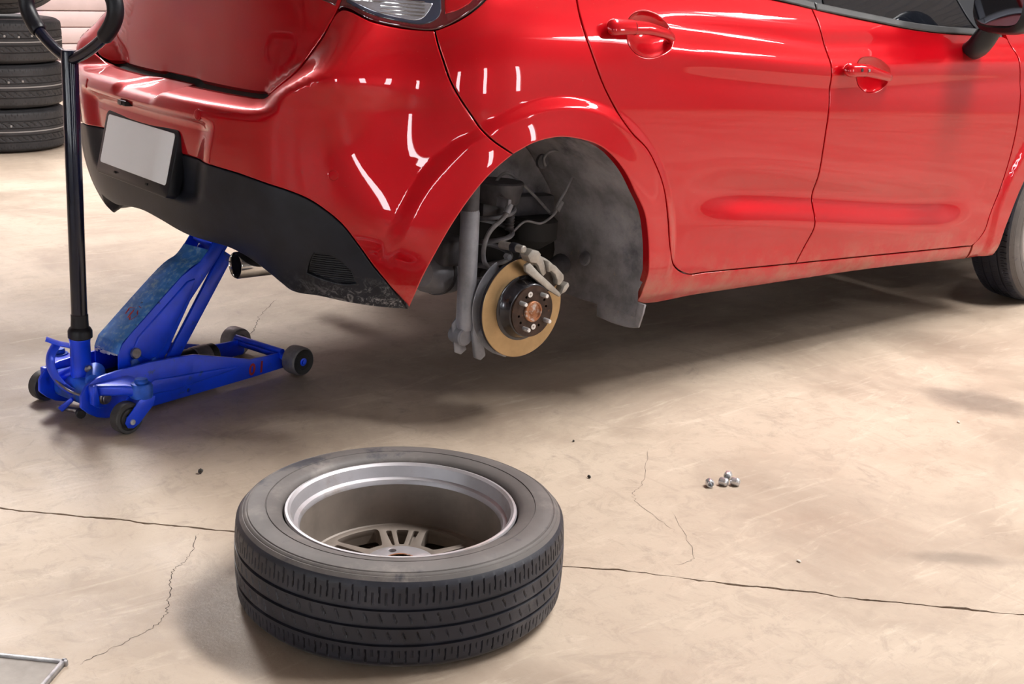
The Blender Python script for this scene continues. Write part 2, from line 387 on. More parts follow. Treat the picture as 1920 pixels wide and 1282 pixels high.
# ------------------------------------------------------------------ body surface of the car
K=.84
def sst(a,b,x):
    t=np.clip((x-a)/(b-a),0,1); return t*t*(3-2*t)
def pch(xs,ys):
    xs=np.array(xs,float);ys=np.array(ys,float);h=np.diff(xs);d=np.diff(ys)/h
    m=np.zeros_like(ys);m[0]=d[0];m[-1]=d[-1]
    for i in range(1,len(xs)-1):
        m[i]=0 if d[i-1]*d[i]<=0 else 3*(h[i]+h[i-1])/((2*h[i]+h[i-1])/d[i-1]+(h[i]+2*h[i-1])/d[i])
    def f(x):
        x=np.clip(x,xs[0],xs[-1]);i=np.clip(np.searchsorted(xs,x)-1,0,len(xs)-2)
        t=(x-xs[i])/h[i]
        return ((1+2*t)*(1-t)**2*ys[i]+t*(1-t)**2*h[i]*m[i]+t*t*(3-2*t)*ys[i+1]+t*t*(t-1)*h[i]*m[i+1])
    return f
# half width of the flank against height
B_base=pch([.15,.19,.215,.25,.30,.40,.50,.60,.70,.80,.88,.95,1.02,1.10,1.25,1.38,1.47],
           [.745,.785,.808,.822,.828,.833,.838,.842,.844,.839,.825,.802,.772,.735,.665,.600,.52])
A_ctr=pch([.26,.29,.32,.36,.42,.50,.60,.655,.672,.684,.692,.700,.708,.716,.80,.90,1.0,1.1,1.25,1.45],
          [.60,.645,.675,.697,.712,.722,.730,.728,.720,.700,.66,.625,.603,.592,.585,.570,.545,.50,.41,.27])
A_cor=pch([.20,.23,.26,.30,.36,.42,.50,.60,.66,.72,.77,.83,.90,1.0,1.1,1.25,1.45],
          [.60,.630,.655,.685,.710,.726,.737,.740,.737,.730,.722,.690,.640,.580,.510,.41,.27])
n_z=pch([.20,.30,.36,.45,.60,.70,.78,.86,.95,1.1,1.4],[2.6,2.7,2.8,2.9,2.95,3.2,3.65,3.65,3.4,3.2,3.4])
phi_g=pch([.60,.706,.806,.918,1.1],[.62,.64,.80,.885,.95])
def S(s,z):
    """body surface of the car in its own frame: s runs along the flank (s=x) and round the tail, z is height"""
    s=np.asarray(s,float);z=np.asarray(z,float); s,z=np.broadcast_arrays(s,z)
    S0=-np.pi/2*K
    left=s<S0; ss=np.where(left,2*S0-s,s)          # mirrored flank
    x_s=np.maximum(ss,0); phi=np.pi/2+np.minimum(ss,0)/K
    phi=np.clip(phi,0,np.pi/2)
    B=B_base(z)
    # ---- flank character
    xs=np.where(ss>=0,ss,-.84*np.cos(phi))
    wd=sst(.45,.75,xs)*(1-sst(1.75,1.98,xs))        # doors only
    zc=.415-.075*sst(.5,1.9,xs)                      # lower blade crease
    up=np.where(z>zc,np.exp(-((z-zc)/.055)**2),0)
    dn=np.where(z<=zc,np.exp(-((zc-z)/.05)**2),0)
    blade=.012*(up+dn)-.018*np.exp(-((z-zc-.075)/.05)**2)
    B=B+wd*blade
    # shoulder crease
    zs=.848+.030*sst(1.3,.35,xs)*0+np.where(xs<1.05,.03*(1.05-xs)/.7*0.9,.045*(xs-1.05)/1.05*0.9)
    ws=sst(.15,.55,xs)
    e=z-zs
    cre=np.where(e<0,np.exp(-(e/.05)**2),np.exp(-(e/.035)**2))
    B=B+ws*.006*cre-ws*.004*np.exp(-((e+.06)/.03)**2)-ws*.006*np.exp(-((e-.06)/.035)**2)
    # taper to the nose
    B=B-.05*sst(1.9,3.2,xs)*0
    # ---- tail
    aphi=np.abs(phi)
    pg=phi_g(z); wc=sst(pg-.02,pg+.13,aphi)                             # 0 centre, 1 corner
    yapp=.74*np.tan(np.clip(aphi,0,1.2))
    dip=.014*sst(.20,.13,aphi)                       # latch dip in the shelf
    zz=z+np.where((z>.62)&(z<.75),dip*sst(.62,.66,z)*sst(.75,.715,z),0)
    A=A_ctr(zz)*(1-wc)+A_cor(z)*wc
    # number plate recess
    rec=sst(.53,.42,aphi+ .40*(.6-z))*sst(.425,.455,z)*sst(.650,.618,z)
    A=A-.028*rec
    n=n_z(z)
    r=((np.cos(phi)/A)**n+(np.sin(phi)/B)**n)**(-1/n)
    r=r*(1-.078*sst(.36,.80,z)*np.exp(-((phi-1.08)/.18)**2))   # the bumper corner leans in towards the top
    X=np.where(ss>=0,x_s,-r*np.cos(phi)); Y=np.where(ss>=0,-B,-r*np.sin(phi))
    # ---- wheel arch flares
    rx=X-.02; rz=z-.29; rho=np.hypot(rx,rz)
    fl=sst(.472,.432,rho)*(.011+.009*sst(.44,.34,rho))*sst(.22,.30,z)
    rho2=np.hypot(X-2.57,z-.31); fl2=sst(.48,.44,rho2)*.012
    side=np.where(ss>=0,1,np.sin(phi)**2)
    Y=Y-(fl*side+fl2); X=X-fl*(1-side)*0
    Y=np.where(left,-Y,Y)
    return np.stack([X,Y,z],-1)
def N(s,z,h=1e-3):
    a=S(s+h,z)-S(s-h,z); b=S(s,z+h)-S(s,z-h)
    n=np.cross(a,b); return n/np.linalg.norm(n,axis=-1,keepdims=True)

# outlines of the panels in (distance along the body, height)
T = dict(
    gate_side=[(-0.7543, 0.711), (-0.6849, 0.7596), (-0.6466, 0.8064), (-0.608, 0.8602), (-0.5767, 0.9174)],
    light_low=[(-0.5767, 0.9174), (-0.5661, 0.9241), (-0.4849, 0.9033), (-0.4143, 0.8937), (-0.3381, 0.8931), (-0.2808, 0.9196), (-0.2107, 0.9693)],
    bq=[(-0.3381, 0.8931), (-0.3299, 0.8606), (-0.3199, 0.8315), (-0.303, 0.7871), (-0.2805, 0.7497), (-0.2391, 0.6962), (-0.2097, 0.661), (-0.1421, 0.6182)],
    arch=[(-0.3631, 0.2334), (-0.3565, 0.2928), (-0.3322, 0.3616), (-0.2877, 0.4528), (-0.2265, 0.542), (-0.1877, 0.5827), (-0.1421, 0.6182), (-0.0866, 0.6435), (-0.0464, 0.6534), (0.0043, 0.6582), (0.0851, 0.6481), (0.1365, 0.6328), (0.1829, 0.6063), (0.2332, 0.5639), (0.2752, 0.5135), (0.322, 0.4544), (0.3506, 0.38), (0.3746, 0.2728)],
    black=[(-0.8609, 0.5337), (-0.7819, 0.5273), (-0.7115, 0.5177), (-0.6518, 0.5065), (-0.6082, 0.4924), (-0.5679, 0.4684), (-0.535, 0.4418), (-0.4976, 0.3952), (-0.4588, 0.3412), (-0.4188, 0.2893), (-0.3662, 0.2299)],
    bottom=[(-1.3921, 0.3603), (-1.2031, 0.3493), (-1.0529, 0.333), (-0.9444, 0.3331), (-0.856, 0.3318), (-0.8033, 0.3192), (-0.761, 0.3025), (-0.7202, 0.2817), (-0.694, 0.264), (-0.6706, 0.2476), (-0.5881, 0.2446), (-0.5188, 0.2372), (-0.452, 0.232), (-0.3662, 0.2299)],
    doorgap=[(0.0791, 0.9852), (0.0842, 0.9231), (0.1065, 0.8609), (0.138, 0.7974), (0.1932, 0.7255), (0.2492, 0.6683), (0.3163, 0.6231), (0.3599, 0.573), (0.3934, 0.522), (0.4267, 0.4331), (0.4572, 0.3415), (0.4956, 0.2909), (0.5548, 0.2644)],
    silltop=[(0.5548, 0.2644), (0.8063, 0.2625), (1.0343, 0.2604), (1.4681, 0.2575), (2.0155, 0.2527)],
    sillbot=[(0.4456, 0.175), (0.6371, 0.1851), (0.864, 0.191), (1.1073, 0.1975), (1.3698, 0.2046), (1.6682, 0.2038), (2.0334, 0.1971)],
    bgap=[(1.0099, 1.0135), (1.0356, 0.9481), (1.0578, 0.8966), (1.0558, 0.8447), (1.0674, 0.7522), (1.0581, 0.6582), (1.0636, 0.5461), (1.0859, 0.4613), (1.0708, 0.4156), (1.0795, 0.367), (1.0343, 0.2604)],
    fgap=[(2.0691, 0.9661), (2.0827, 0.9491), (2.1074, 0.9121), (2.11, 0.8862), (2.1254, 0.8343), (2.1374, 0.7204), (2.1376, 0.594), (2.1169, 0.4619), (2.0851, 0.3596), (2.0727, 0.3042), (2.0214, 0.2543)],
    belt=[(0.9339, 1.0198), (1.0235, 1.0097), (1.2031, 0.9959), (1.3347, 0.9864), (1.4726, 0.9765), (1.6495, 0.9707), (1.8385, 0.9713)],
    farch=[(2.26, 0.4395), (2.2196, 0.3631), (2.1906, 0.3038), (2.1829, 0.202)],
    vent=[(-0.598, 0.364), (-0.5677, 0.3621), (-0.5327, 0.3464), (-0.5073, 0.3208), (-0.4963, 0.2918), (-0.5321, 0.288), (-0.5778, 0.2957), (-0.6176, 0.3077), (-0.6091, 0.3404)],
    sens=[(-1.7121, 0.6682), (-0.9396, 0.6513), (-0.557, 0.5538)],
    handleR=[(0.2333, 0.9165), (0.2504, 0.9494), (0.2932, 0.9682), (0.351, 0.9631), (0.391, 0.9384), (0.4046, 0.9099), (0.386, 0.8829), (0.3492, 0.8644), (0.2915, 0.8573), (0.2543, 0.868), (0.234, 0.8908)],
    handleF=[(1.1802, 0.8428), (1.1948, 0.8707), (1.2479, 0.8843), (1.316, 0.874), (1.3482, 0.8513), (1.3585, 0.8273), (1.339, 0.8025), (1.287, 0.7826), (1.2328, 0.785), (1.1946, 0.8084)],
    hR=[(0.1502, 0.9196), (0.1873, 0.9211), (0.2817, 0.9184), (0.4, 0.9032)],
    hF=[(1.1045, 0.8412), (1.1961, 0.8432), (1.3534, 0.8256)],
    mirbase=[(1.8105, 0.9534), (1.784, 0.9274), (1.8243, 0.8957), (1.9075, 0.9014)],
)

# ------------------------------------------------------------------ the car
TH, PX, PZ = 0.04334, 2.57, .308
def d2w(p):
    dx, dz = p[0]-PX, p[2]-PZ; c, s = math.cos(TH), math.sin(TH)
    return (PX+c*dx+s*dz, p[1], PZ-s*dx+c*dz)
S0 = -PI/2*K
car = empty('hatchback_car', d2w((0, 0, 0)), (0, TH, 0))
tag(car, 'red hatchback with its rear jacked up and a rear wheel taken off', 'car')

def refine(poly, step=.007, smooth=True, sharp=55):
    """Catmull-Rom through the traced points, corners sharper than `sharp` degrees kept"""
    P = [np.array(p, float) for p in poly]
    P = [p for i, p in enumerate(P) if np.linalg.norm(p-P[i-1]) > 1e-4]; n = len(P); cor = []
    for i in range(n):
        a, b = P[i]-P[i-1], P[(i+1) % n]-P[i]
        ang = abs(math.degrees(math.atan2(a[0]*b[1]-a[1]*b[0], a@b))); cor.append(ang > sharp)
    out = []
    for i in range(n):
        b, c = P[i], P[(i+1) % n]
        a = P[i-1] if not cor[i] else 2*b-c
        d = P[(i+2) % n] if not cor[(i+1) % n] else 2*c-b
        m = max(1, int(np.linalg.norm(c-b)/step))
        # keep tangents bounded by segment length
        l = np.linalg.norm(c-b); la = np.linalg.norm(b-a)+1e-9; ld = np.linalg.norm(d-c)+1e-9
        t0 = ((b-a)/la + (c-b)/l); t0 = t0/(np.linalg.norm(t0)+1e-9)*l
        t1 = ((c-b)/l + (d-c)/ld); t1 = t1/(np.linalg.norm(t1)+1e-9)*l
        for j in range(m):
            t = j/m
            out.append((2*t**3-3*t*t+1)*b+(t**3-2*t*t+t)*t0+(-2*t**3+3*t*t)*c+(t**3-t*t)*t1)
    return np.array(out)
def inset(P, d):
    a = np.roll(P, 1, 0); b = np.roll(P, -1, 0); t = b-a; t /= np.linalg.norm(t, axis=1, keepdims=True)+1e-12
    area = .5*np.sum(P[:, 0]*b[:, 1]-b[:, 0]*P[:, 1]); n = np.stack([-t[:, 1], t[:, 0]], -1)*np.sign(area)
    return P+n*d
def inside(pts, poly):
    x, y = pts[:, 0], pts[:, 1]; r = np.zeros(len(pts), bool)
    X, Y = poly[:, 0], poly[:, 1]; X2, Y2 = np.roll(X, -1), np.roll(Y, -1)
    for a, b, c, d in zip(X, Y, X2, Y2):
        if b == d: continue
        m = ((b > y) != (d > y)) & (x < (c-a)*(y-b)/(d-b)+a); r ^= m
    return r
def cdt(rings, pts):
    """triangles of the area bounded by rings[0] minus the others, through extra points"""
    V = []; E = []
    for r in rings['edges']:
        k = len(V); V += [Vector(p) for p in r]; E += [(k+i, k+(i+1) % len(r)) for i in range(len(r))]
    V += [Vector(p) for p in pts]
    v, e, f, *_ = delaunay_2d_cdt(V, E, [], 0, 1e-6)
    v = np.array([(q.x, q.y) for q in v]); f = np.array([q for q in f if len(q) == 3])
    c = v[f].mean(1); ok = inside(c, rings['outer'])
    for h in rings['holes']: ok &= ~inside(c, h)
    return v, f[ok]
def fine_z(z0, z1):
    a = []; z = z0
    while z < z1:
        a.append(z); z += .005 if .635 < z < .735 else .0125
    return np.array(a)
def panel(name, poly, m, parent, holes=(), gap=.0021, rnd=.0035, drop=.0012, thick=.016, off=0., step=.014, smooth=True, label=None):
    base = refine(poly) if smooth else np.array(poly, float)
    hs = [refine(h) for h in holes]
    r0 = inset(base, gap); r1 = inset(base, gap+rnd)
    h0 = [inset(h, -gap*.2) for h in hs]; h1 = [inset(h, -gap*.2-rnd) for h in hs]
    lo, hi = base.min(0), base.max(0)
    zz = fine_z(lo[1], hi[1]); ss_ = np.arange(lo[0], hi[0], step)
    g = np.stack(np.meshgrid(ss_, zz, indexing='ij'), -1).reshape(-1, 2); g = g + RNG.normal(0, .0004, g.shape)
    xg = np.where(g[:, 0] >= 0, g[:, 0], -K*np.sin(-g[:, 0]/K)*1.0)
    near = np.abs(np.hypot(np.where(g[:, 0] < S0, -9, xg)-.02, g[:, 1]-.29)-.452) < .040
    if near.any():
        q = g[near]; g = np.concatenate([g]+[q+np.array(d_) for d_ in ((step/3, 0), (-step/3, 0), (0, .0042), (0, -.0042), (step/3, .0042), (-step/3, .0042), (step/3, -.0042), (-step/3, -.0042))])
    ok = inside(g, inset(base, gap+rnd+.003))
    for h in hs: ok &= ~inside(g, inset(h, -gap-rnd-.003))
    v, f = cdt({'edges': [r0, r1]+h0+h1, 'outer': r0, 'holes': h0}, g[ok])
    used = np.unique(f); remap = -np.ones(len(v), int); remap[used] = np.arange(len(used)); v = v[used]; f = remap[f]
    P = S(v[:, 0], v[:, 1]); Nn = N(v[:, 0], v[:, 1])
    # boundary = edges used once
    ed = {}
    for t in f:
        for a, b in ((t[0], t[1]), (t[1], t[2]), (t[2], t[0])):
            k = (min(a, b), max(a, b)); ed[k] = None if k in ed else (a, b)
    bd = [q for q in ed.values() if q]
    bset = np.unique(np.array(bd)) if bd else np.array([], int)
    P = P + Nn*off
    flip = np.mean(np.einsum('ij,ij->i', np.cross(P[f[:, 1]]-P[f[:, 0]], P[f[:, 2]]-P[f[:, 0]]), Nn[f[:, 0]])) < 0
    if flip: f = f[:, ::-1]; bd = [(b, a) for a, b in bd]
    # edge: lower the rim a little, tilt its normals outward, and fold it inwards
    out = np.zeros_like(P)
    for a, b in bd:
        d = np.cross(P[b]-P[a], Nn[a]); d /= np.linalg.norm(d)+1e-12; out[a] += d; out[b] += d
    out /= np.linalg.norm(out, axis=1, keepdims=True)+1e-12
    P2 = P.copy(); N2 = Nn.copy(); P2[bset] -= Nn[bset]*drop; N2[bset] = Nn[bset]*.75+out[bset]*.66
    k = len(P2); idx = {b: i for i, b in enumerate(bset)}
    top = P2[bset]; bot = P2[bset]-Nn[bset]*thick
    V = np.concatenate([P2, top, bot]); NV = np.concatenate([N2, out[bset], out[bset]])
    F = [tuple(t) for t in f]
    nb = len(bset)
    for a, b in bd:
        ia, ib = idx[a], idx[b]; F.append((k+ib, k+ia, k+nb+ia, k+nb+ib))
    me = bpy.data.meshes.new(name); me.from_pydata(V.tolist(), [], [tuple(int(i) for i in q) for q in F]); me.update()
    me.shade_smooth(); NV /= np.linalg.norm(NV, axis=1, keepdims=True)+1e-12
    me.normals_split_custom_set_from_vertices(NV.tolist())
    me.materials.append(M[m] if isinstance(m, str) else m)
    o = link(name, me, parent)
    if label: o['label'] = label
    return o
def mir(poly): return [(2*S0-s, z) for s, z in poly][::-1]
def sym(half): return list(half) + mir(half)       # half runs from the centre line out and back to it
def both(name, poly, m, parent, **k):
    hol = k.pop('holes', ())
    a = panel(name, poly, m, parent, holes=hol, **k); b = panel(name, mir(poly), m, parent, holes=[mir(h) for h in hol], **k)
    return a, b

T['silltop'] = [T['silltop'][0]] + [(float(s), float(np.interp(s, [q[0] for q in T['silltop']], [q[1] for q in T['silltop']]))) for s in (.62, .72, .82, .92, 1.0343, 1.13, 1.23, 1.33, 1.43, 1.53, 1.63, 1.73, 1.83, 1.93, 1.99)] + [T['silltop'][-1]]
gate_side = T['gate_side']; bq = T['bq']; arch = T['arch']; black = T['black']
low = T['light_low']
bump_half = [(S0, .7025), (-1.05, .7025), (-.85, .7035), (-.785, .7050)] + gate_side + low[1:5] + bq[1:] + arch[:6][::-1] + black[::-1][1:] + [(-.95, .537), (S0, .537)]
bumper = panel('rear_bumper', sym(bump_half), RED, car)
val_half = [(S0, .537), (-.95, .537)] + black + T['bottom'][::-1][1:-2] + [(-1.2031, .3493), (S0, .356)]
val_holes = [T['vent'], mir(T['vent'])]
valance = panel('bumper_valance', sym(val_half), 'valance', car, holes=val_holes, thick=.05, gap=.0012, label='black textured plastic lower bumper')
for h in val_holes:
    o = panel('ribbed_insert', h, 'trim', valance, off=-.010, thick=.01, gap=0, drop=0)
# ribs of the inserts: thin horizontal slats
def rib_rows(poly, n):
    P = refine(poly); lo, hi = P.min(0), P.max(0)
    mb = MB()
    for i in range(n):
        z = lo[1]+(hi[1]-lo[1])*(i+.5)/n; xs_ = []
        for a, b in zip(P, np.roll(P, -1, 0)):
            if (a[1] > z) != (b[1] > z): xs_.append(a[0]+(b[0]-a[0])*(z-a[1])/(b[1]-a[1]))
        if len(xs_) < 2: continue
        s_ = np.linspace(min(xs_)+.004, max(xs_)-.004, 14); Q = S(s_, 0*s_+z)-N(s_, 0*s_+z)*.008
        mb.tube([tuple(q) for q in Q], .0018, 5)
    return mb
for h in val_holes: rib_rows(h, 13).build('insert_ribs', 'black_plastic', valance)['kind'] = 'stuff'

tg_half = [(S0, .7115), (-.83, .7115), (-.785, .7125)] + gate_side + [(-.557, .97), (-.545, 1.03), (-.60, 1.055), (-.75, 1.06), (S0, 1.065)]
tailgate = panel('tailgate', sym(tg_half), RED, car, gap=.0028)
rw = [(S0, 1.075), (-.72, 1.072), (-.64, 1.10), (-.66, 1.30), (-.72, 1.38), (S0, 1.39)]
panel('rear_window', sym(rw), 'glass', car, off=-.003)
# tail lamps
lamp = [(-.5758, .9205), (-.565, .9265)] + low[2:] + [(-.165, 1.02), (-.17, 1.07), (-.25, 1.085), (-.40, 1.08), (-.56, 1.06), (-.562, .99)]
for P_ in (lamp, mir(lamp)):
    L_ = panel('tail_lamp', P_, 'lens', car, off=.003, gap=.002, drop=.003, rnd=.006, label='dark red tail lamp lens')
    cl = [(-.548, .945), (-.485, .9225), (-.4194, .9125), (-.372, .9125), (-.352, .930), (-.340, .950), (-.42, .956), (-.50, .962), (-.545, .968)]
    dk = [(-.553, .939), (-.485, .9155), (-.4194, .9055), (-.355, .9055), (-.325, .926), (-.320, .960), (-.32, .985), (-.42, 1.0), (-.552, 1.0)]
    rd = [(-.312, .930), (-.283, .940), (-.24, .972), (-.235, 1.01), (-.29, 1.01), (-.31, .97)]
    if P_ is not lamp: cl, dk, rd = mir(cl), mir(dk), mir(rd)
    panel('reversing_lens', dk, 'lens_dark', L_, off=.0045, gap=0, drop=.001)
    panel('reflector', cl, 'lens_clear', L_, off=.006, gap=0, drop=.001, label='silver faceted reflector')
    for i_ in range(5):
        z_ = .920+.008*i_; s_ = np.linspace(-.535 if i_ > 2 else -.47, -.36, 12); s_ = s_ if P_ is lamp else 2*S0-s_
        MB().tube([tuple(q) for q in S(s_, 0*s_+z_)+N(s_, 0*s_+z_)*.0062], .0016, 6).build('reflector_rib', 'chrome', L_)
    panel('brake_lens', rd, RED, L_, off=.0045, gap=0, drop=.001)
gl = [(-.583, .930), (-.62, .940), (-.67, .955), (-.72, .972), (-.72, 1.04), (-.60, 1.045), (-.567, 1.03), (-.572, .97)]
for P_ in (gl, mir(gl)): panel('tailgate_lamp', P_, 'lens', tailgate, off=.004, gap=0, drop=.003)

side = bq[::-1] + low[5:] + [(-.165, 1.02), (-.17, 1.08), (-.12, 1.22), (-.02, 1.37), (.40, 1.40), (.26, 1.24), (.10, 1.07)] + T['doorgap'] \
    + T['silltop'][1:] + T['sillbot'][::-1] + [(.398, .190)] + arch[7:][::-1]
both('body_side', side, RED, car, thick=.022)
bg_ = [(s, z) for s, (_, z) in zip((1.010, 1.035, 1.051, 1.060, 1.066, 1.0665, 1.069, 1.0735, 1.0755, 1.0765, 1.0343), T['bgap'])]
rdoor = T['doorgap'] + T['silltop'][1:6] + bg_[::-1][1:] + [(.9339, 1.0205), (.6, 1.045), (.3, 1.062), (.115, 1.066)]
fdoor = bg_ + T['silltop'][6:] + T['fgap'][::-1][1:] + [(1.98, .9695)] + T['belt'][::-1][:-2]
def cup(name, hole, parent):
    P = refine(hole); c = P.mean(0); v = []; f = []; rings = 12; n = len(P)
    for i in range(rings+1):
        k = i/rings; Q = c+(P-c)*k
        dep = .021*(1-k**2)**.7
        q3 = S(Q[:, 0], Q[:, 1])-N(Q[:, 0], Q[:, 1])*(dep+.0006)[..., None] if np.ndim(dep) else S(Q[:, 0], Q[:, 1])-N(Q[:, 0], Q[:, 1])*(dep+.0006)
        v += q3.tolist()
    for i in range(rings):
        for j in range(n): j2 = (j+1) % n; f.append((i*n+j, i*n+j2, (i+1)*n+j2, (i+1)*n+j))
    return MB().add(v, f).build(name, RED, parent, angle=80)
def handle(path, parent, thin):
    """pull handle: lofted bar standing off the door skin"""
    P = np.array(path); t = np.linspace(0, 1, 40); d = np.concatenate([[0], np.cumsum(np.linalg.norm(np.diff(P, axis=0), axis=1))]); d /= d[-1]
    s_ = np.interp(t, d, P[:, 0]); z_ = np.interp(t, d, P[:, 1]); Q = S(s_, z_); Nn = N(s_, z_); v = []; f = []; n = 18
    endr = np.sqrt(np.clip(1-np.clip((.10-t)/.10, 0, 1)**2, .02, 1))*np.sqrt(np.clip(1-np.clip((t-.93)/.07, 0, 1)**2, .02, 1))
    hh = (.0225-.0115*t)*endr; dd = (.013-.003*t)*endr
    offn = .016+.012*np.sin(np.clip(t*1.05, 0, 1)*PI)**.8 - .010*np.clip((t-.85)/.15, 0, 1)
    for i in range(40):
        tang = Vector(Q[min(i+1, 39)]-Q[max(i-1, 0)]).normalized(); nn = Vector(Nn[i]); up = nn.cross(tang).normalized()
        c = Vector(Q[i])+nn*float(offn[i])
        for j in range(n):
            a = 2*PI*j/n; ca, sa = math.cos(a), math.sin(a)
            ca = math.copysign(abs(ca)**.8, ca); sa = math.copysign(abs(sa)**.8, sa)
            v.append(c+up*float(hh[i])*ca+nn*float(dd[i])*sa)
    for i in range(39):
        for j in range(n): j2 = (j+1) % n; f.append((i*n+j, i*n+j2, (i+1)*n+j2, (i+1)*n+j))
    f += [list(range(n)), [39*n+j for j in range(n)]]
    h = MB().add(v, f).build('door_handle', RED, parent, angle=60)
    # dark ring standing in for the shaded joint gap, and the stub that carries the bar
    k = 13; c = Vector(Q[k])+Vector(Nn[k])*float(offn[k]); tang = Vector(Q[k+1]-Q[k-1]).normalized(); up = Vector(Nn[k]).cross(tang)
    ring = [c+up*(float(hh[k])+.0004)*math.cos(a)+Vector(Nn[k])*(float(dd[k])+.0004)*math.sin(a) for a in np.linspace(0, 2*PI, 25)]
    MB().tube(ring, .0007, 5, cap=False).build('joint_shade_ring', 'dark', h)
    for k in (4, 37):
        c0 = Vector(Q[k]); MB().cyl(c0-Vector(Nn[k])*.004, c0+Vector(Nn[k])*float(offn[k]), .010, .009, 14).build('handle_foot', RED, h)
    return h, Q, Nn, offn, dd
def mirror_children(o):   # the far flank is the near one mirrored
    pass
for name, poly, hole, path in (('rear_door', rdoor, T['handleR'], T['hR']), ('front_door', fdoor, T['handleF'], [(1.098, .8435), (1.1961, .8432), (1.3534, .8256)])):
    for k, (pl_, ho_, pa_) in enumerate(((poly, hole, path), (mir(poly), mir(hole), [(2*S0-s, z) for s, z in path]))):
        d = panel(name, pl_, RED, car, holes=[ho_])
        cup('handle_recess', ho_, d)
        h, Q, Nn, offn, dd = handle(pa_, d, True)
        if name == 'front_door' and k == 0:
            for i, r, mm in ((9, .0058, 'dark'), (14, .0046, 'chrome')):
                c = Vector(Q[i])+Vector(Nn[i])*float(offn[i]+dd[i]-.0006)
                MB().cyl(c, c+Vector(Nn[i])*.0014, r, n=16).build('key_lock' if mm == 'dark' else 'touch_button', mm, h)
farc = [(2.57+.362*math.cos(a), .315+.362*math.sin(a)) for a in np.radians(np.arange(10, 161, 10))]
fender = T['fgap'][::-1] + [(2.06, .985), (2.4, .99), (2.8, .95), (3.1, .86), (3.25, .70), (3.25, .35), (2.96, .30)] + farc + [(2.205, .36), (2.188, .30), (2.183, .203), (2.04, .1985)]
both('front_fender', fender, RED, car)
# side glass, belt moulding, pillars
belt = [(.12, 1.070), (.3, 1.066), (.6, 1.049)] + T['belt'][:1] + T['belt'][1:] + [(1.98, .9715), (2.05, .968)]
def strip(poly_low, dz): return list(poly_low) + [(s, z+dz) for s, z in poly_low[::-1]]
both('belt_moulding', strip(belt[:5], .020), 'trim', car, off=.005, gap=0, rnd=.004, drop=.003)
both('belt_moulding', strip([(1.030, 1.0090)]+belt[5:-1], .020), 'trim', car, off=.005, gap=0, rnd=.004, drop=.003)
gz = lambda s: np.interp(s, [b[0] for b in belt], [b[1] for b in belt])+.014
both('side_window', [(1.075, gz(1.075)), (1.3, gz(1.3)), (1.6, gz(1.6)), (1.885, gz(1.885)), (1.70, 1.20), (1.45, 1.36), (1.10, 1.40)], 'glass', car, off=-.004)
both('side_window', [(.15, gz(.15)), (.5, gz(.5)), (.94, gz(.94)), (.98, 1.40), (.46, 1.38), (.30, 1.22)], 'glass', car, off=-.004)
both('window_pillar', [(.945, gz(.945)), (1.07, gz(1.07)), (1.095, 1.41), (.985, 1.41)], 'gloss_black', car, off=-.001)
both('window_pillar', [(1.89, gz(1.89)), (2.04, gz(2.04)), (1.80, 1.20), (1.5, 1.40), (1.46, 1.37), (1.72, 1.19)], 'gloss_black', car, off=-.001)
# roof, windscreen, bonnet: carry the shape on beyond the picture's edge
def sheet(name, rows, m):
    n = len(rows[0]); mb = MB().add([p for r in rows for p in r], [(i*n+j, i*n+j+1, (i+1)*n+j+1, (i+1)*n+j) for i in range(len(rows)-1) for j in range(n-1)])
    o = mb.build(name, m, car, angle=60); return o
ys = np.linspace(-1, 1, 13)
sheet('roof', [[(x, y*hw, z-.06*y*y) for y in ys] for x, hw, z in ((-.28, .56, 1.44), (0, .60, 1.465), (.5, .61, 1.485), (1.0, .60, 1.475), (1.45, .57, 1.43))], RED)
sheet('windscreen', [[(x-.10*y*y, y*hw, z-.04*y*y) for y in ys] for x, hw, z in ((1.5, .58, 1.42), (1.8, .64, 1.24), (2.12, .70, 1.02))], 'glass')
sheet('bonnet', [[(x-.06*y*y, y*hw, z-.05*y*y) for y in ys] for x, hw, z in ((2.12, .74, 1.02), (2.5, .74, .97), (2.9, .72, .90), (3.2, .68, .80), (3.33, .62, .66), (3.36, .60, .30))], RED)
# black shell added to darken the shut lines and block light inside
v = []; f = []; ss_ = np.arange(2*S0-2.1, 2.1, .03); zz = np.arange(.27, 1.42, .03)
G = S(ss_[:, None], zz[None])-N(ss_[:, None]+0*zz, zz[None]+0*ss_[:, None])*.028
hole = np.hypot(G[..., 0]-.01, G[..., 2]-.30) < .44
hole |= (np.abs(G[..., 0]-.01) < .44) & (G[..., 2] < .35) | (G[..., 2] < .40) & (G[..., 0] < -.3)
hole |= (np.hypot(G[..., 0]-2.57, G[..., 2]-.31) < .42)
V_ = G.reshape(-1, 3).tolist(); n = len(zz)
for i in range(len(ss_)-1):
    for j in range(n-1):
        if hole[i, j] or hole[i+1, j] or hole[i, j+1] or hole[i+1, j+1]: continue
        f.append((i*n+j, (i+1)*n+j, (i+1)*n+j+1, i*n+j+1))
MB().add(V_, f).build('gap_dark_shell', 'dark', car)
ub = MB(); ub.box((1.28, 0, .235), (1.72, 1.46, .05)); ub.box((-.08, 0, .40), (1.02, .86, .10)); ub.box((2.75, 0, .30), (1.1, 1.0, .12))
ub.box((.0, 0, .325), (.74, .80, .09)); ub.box((.0, 0, .60), (1.1, .90, .30)); ub.box((.06, -.43, .31), (.74, .02, .22)); ub.box((.06, .43, .31), (.74, .02, .22)); ub.build('underbody', 'dark', car)

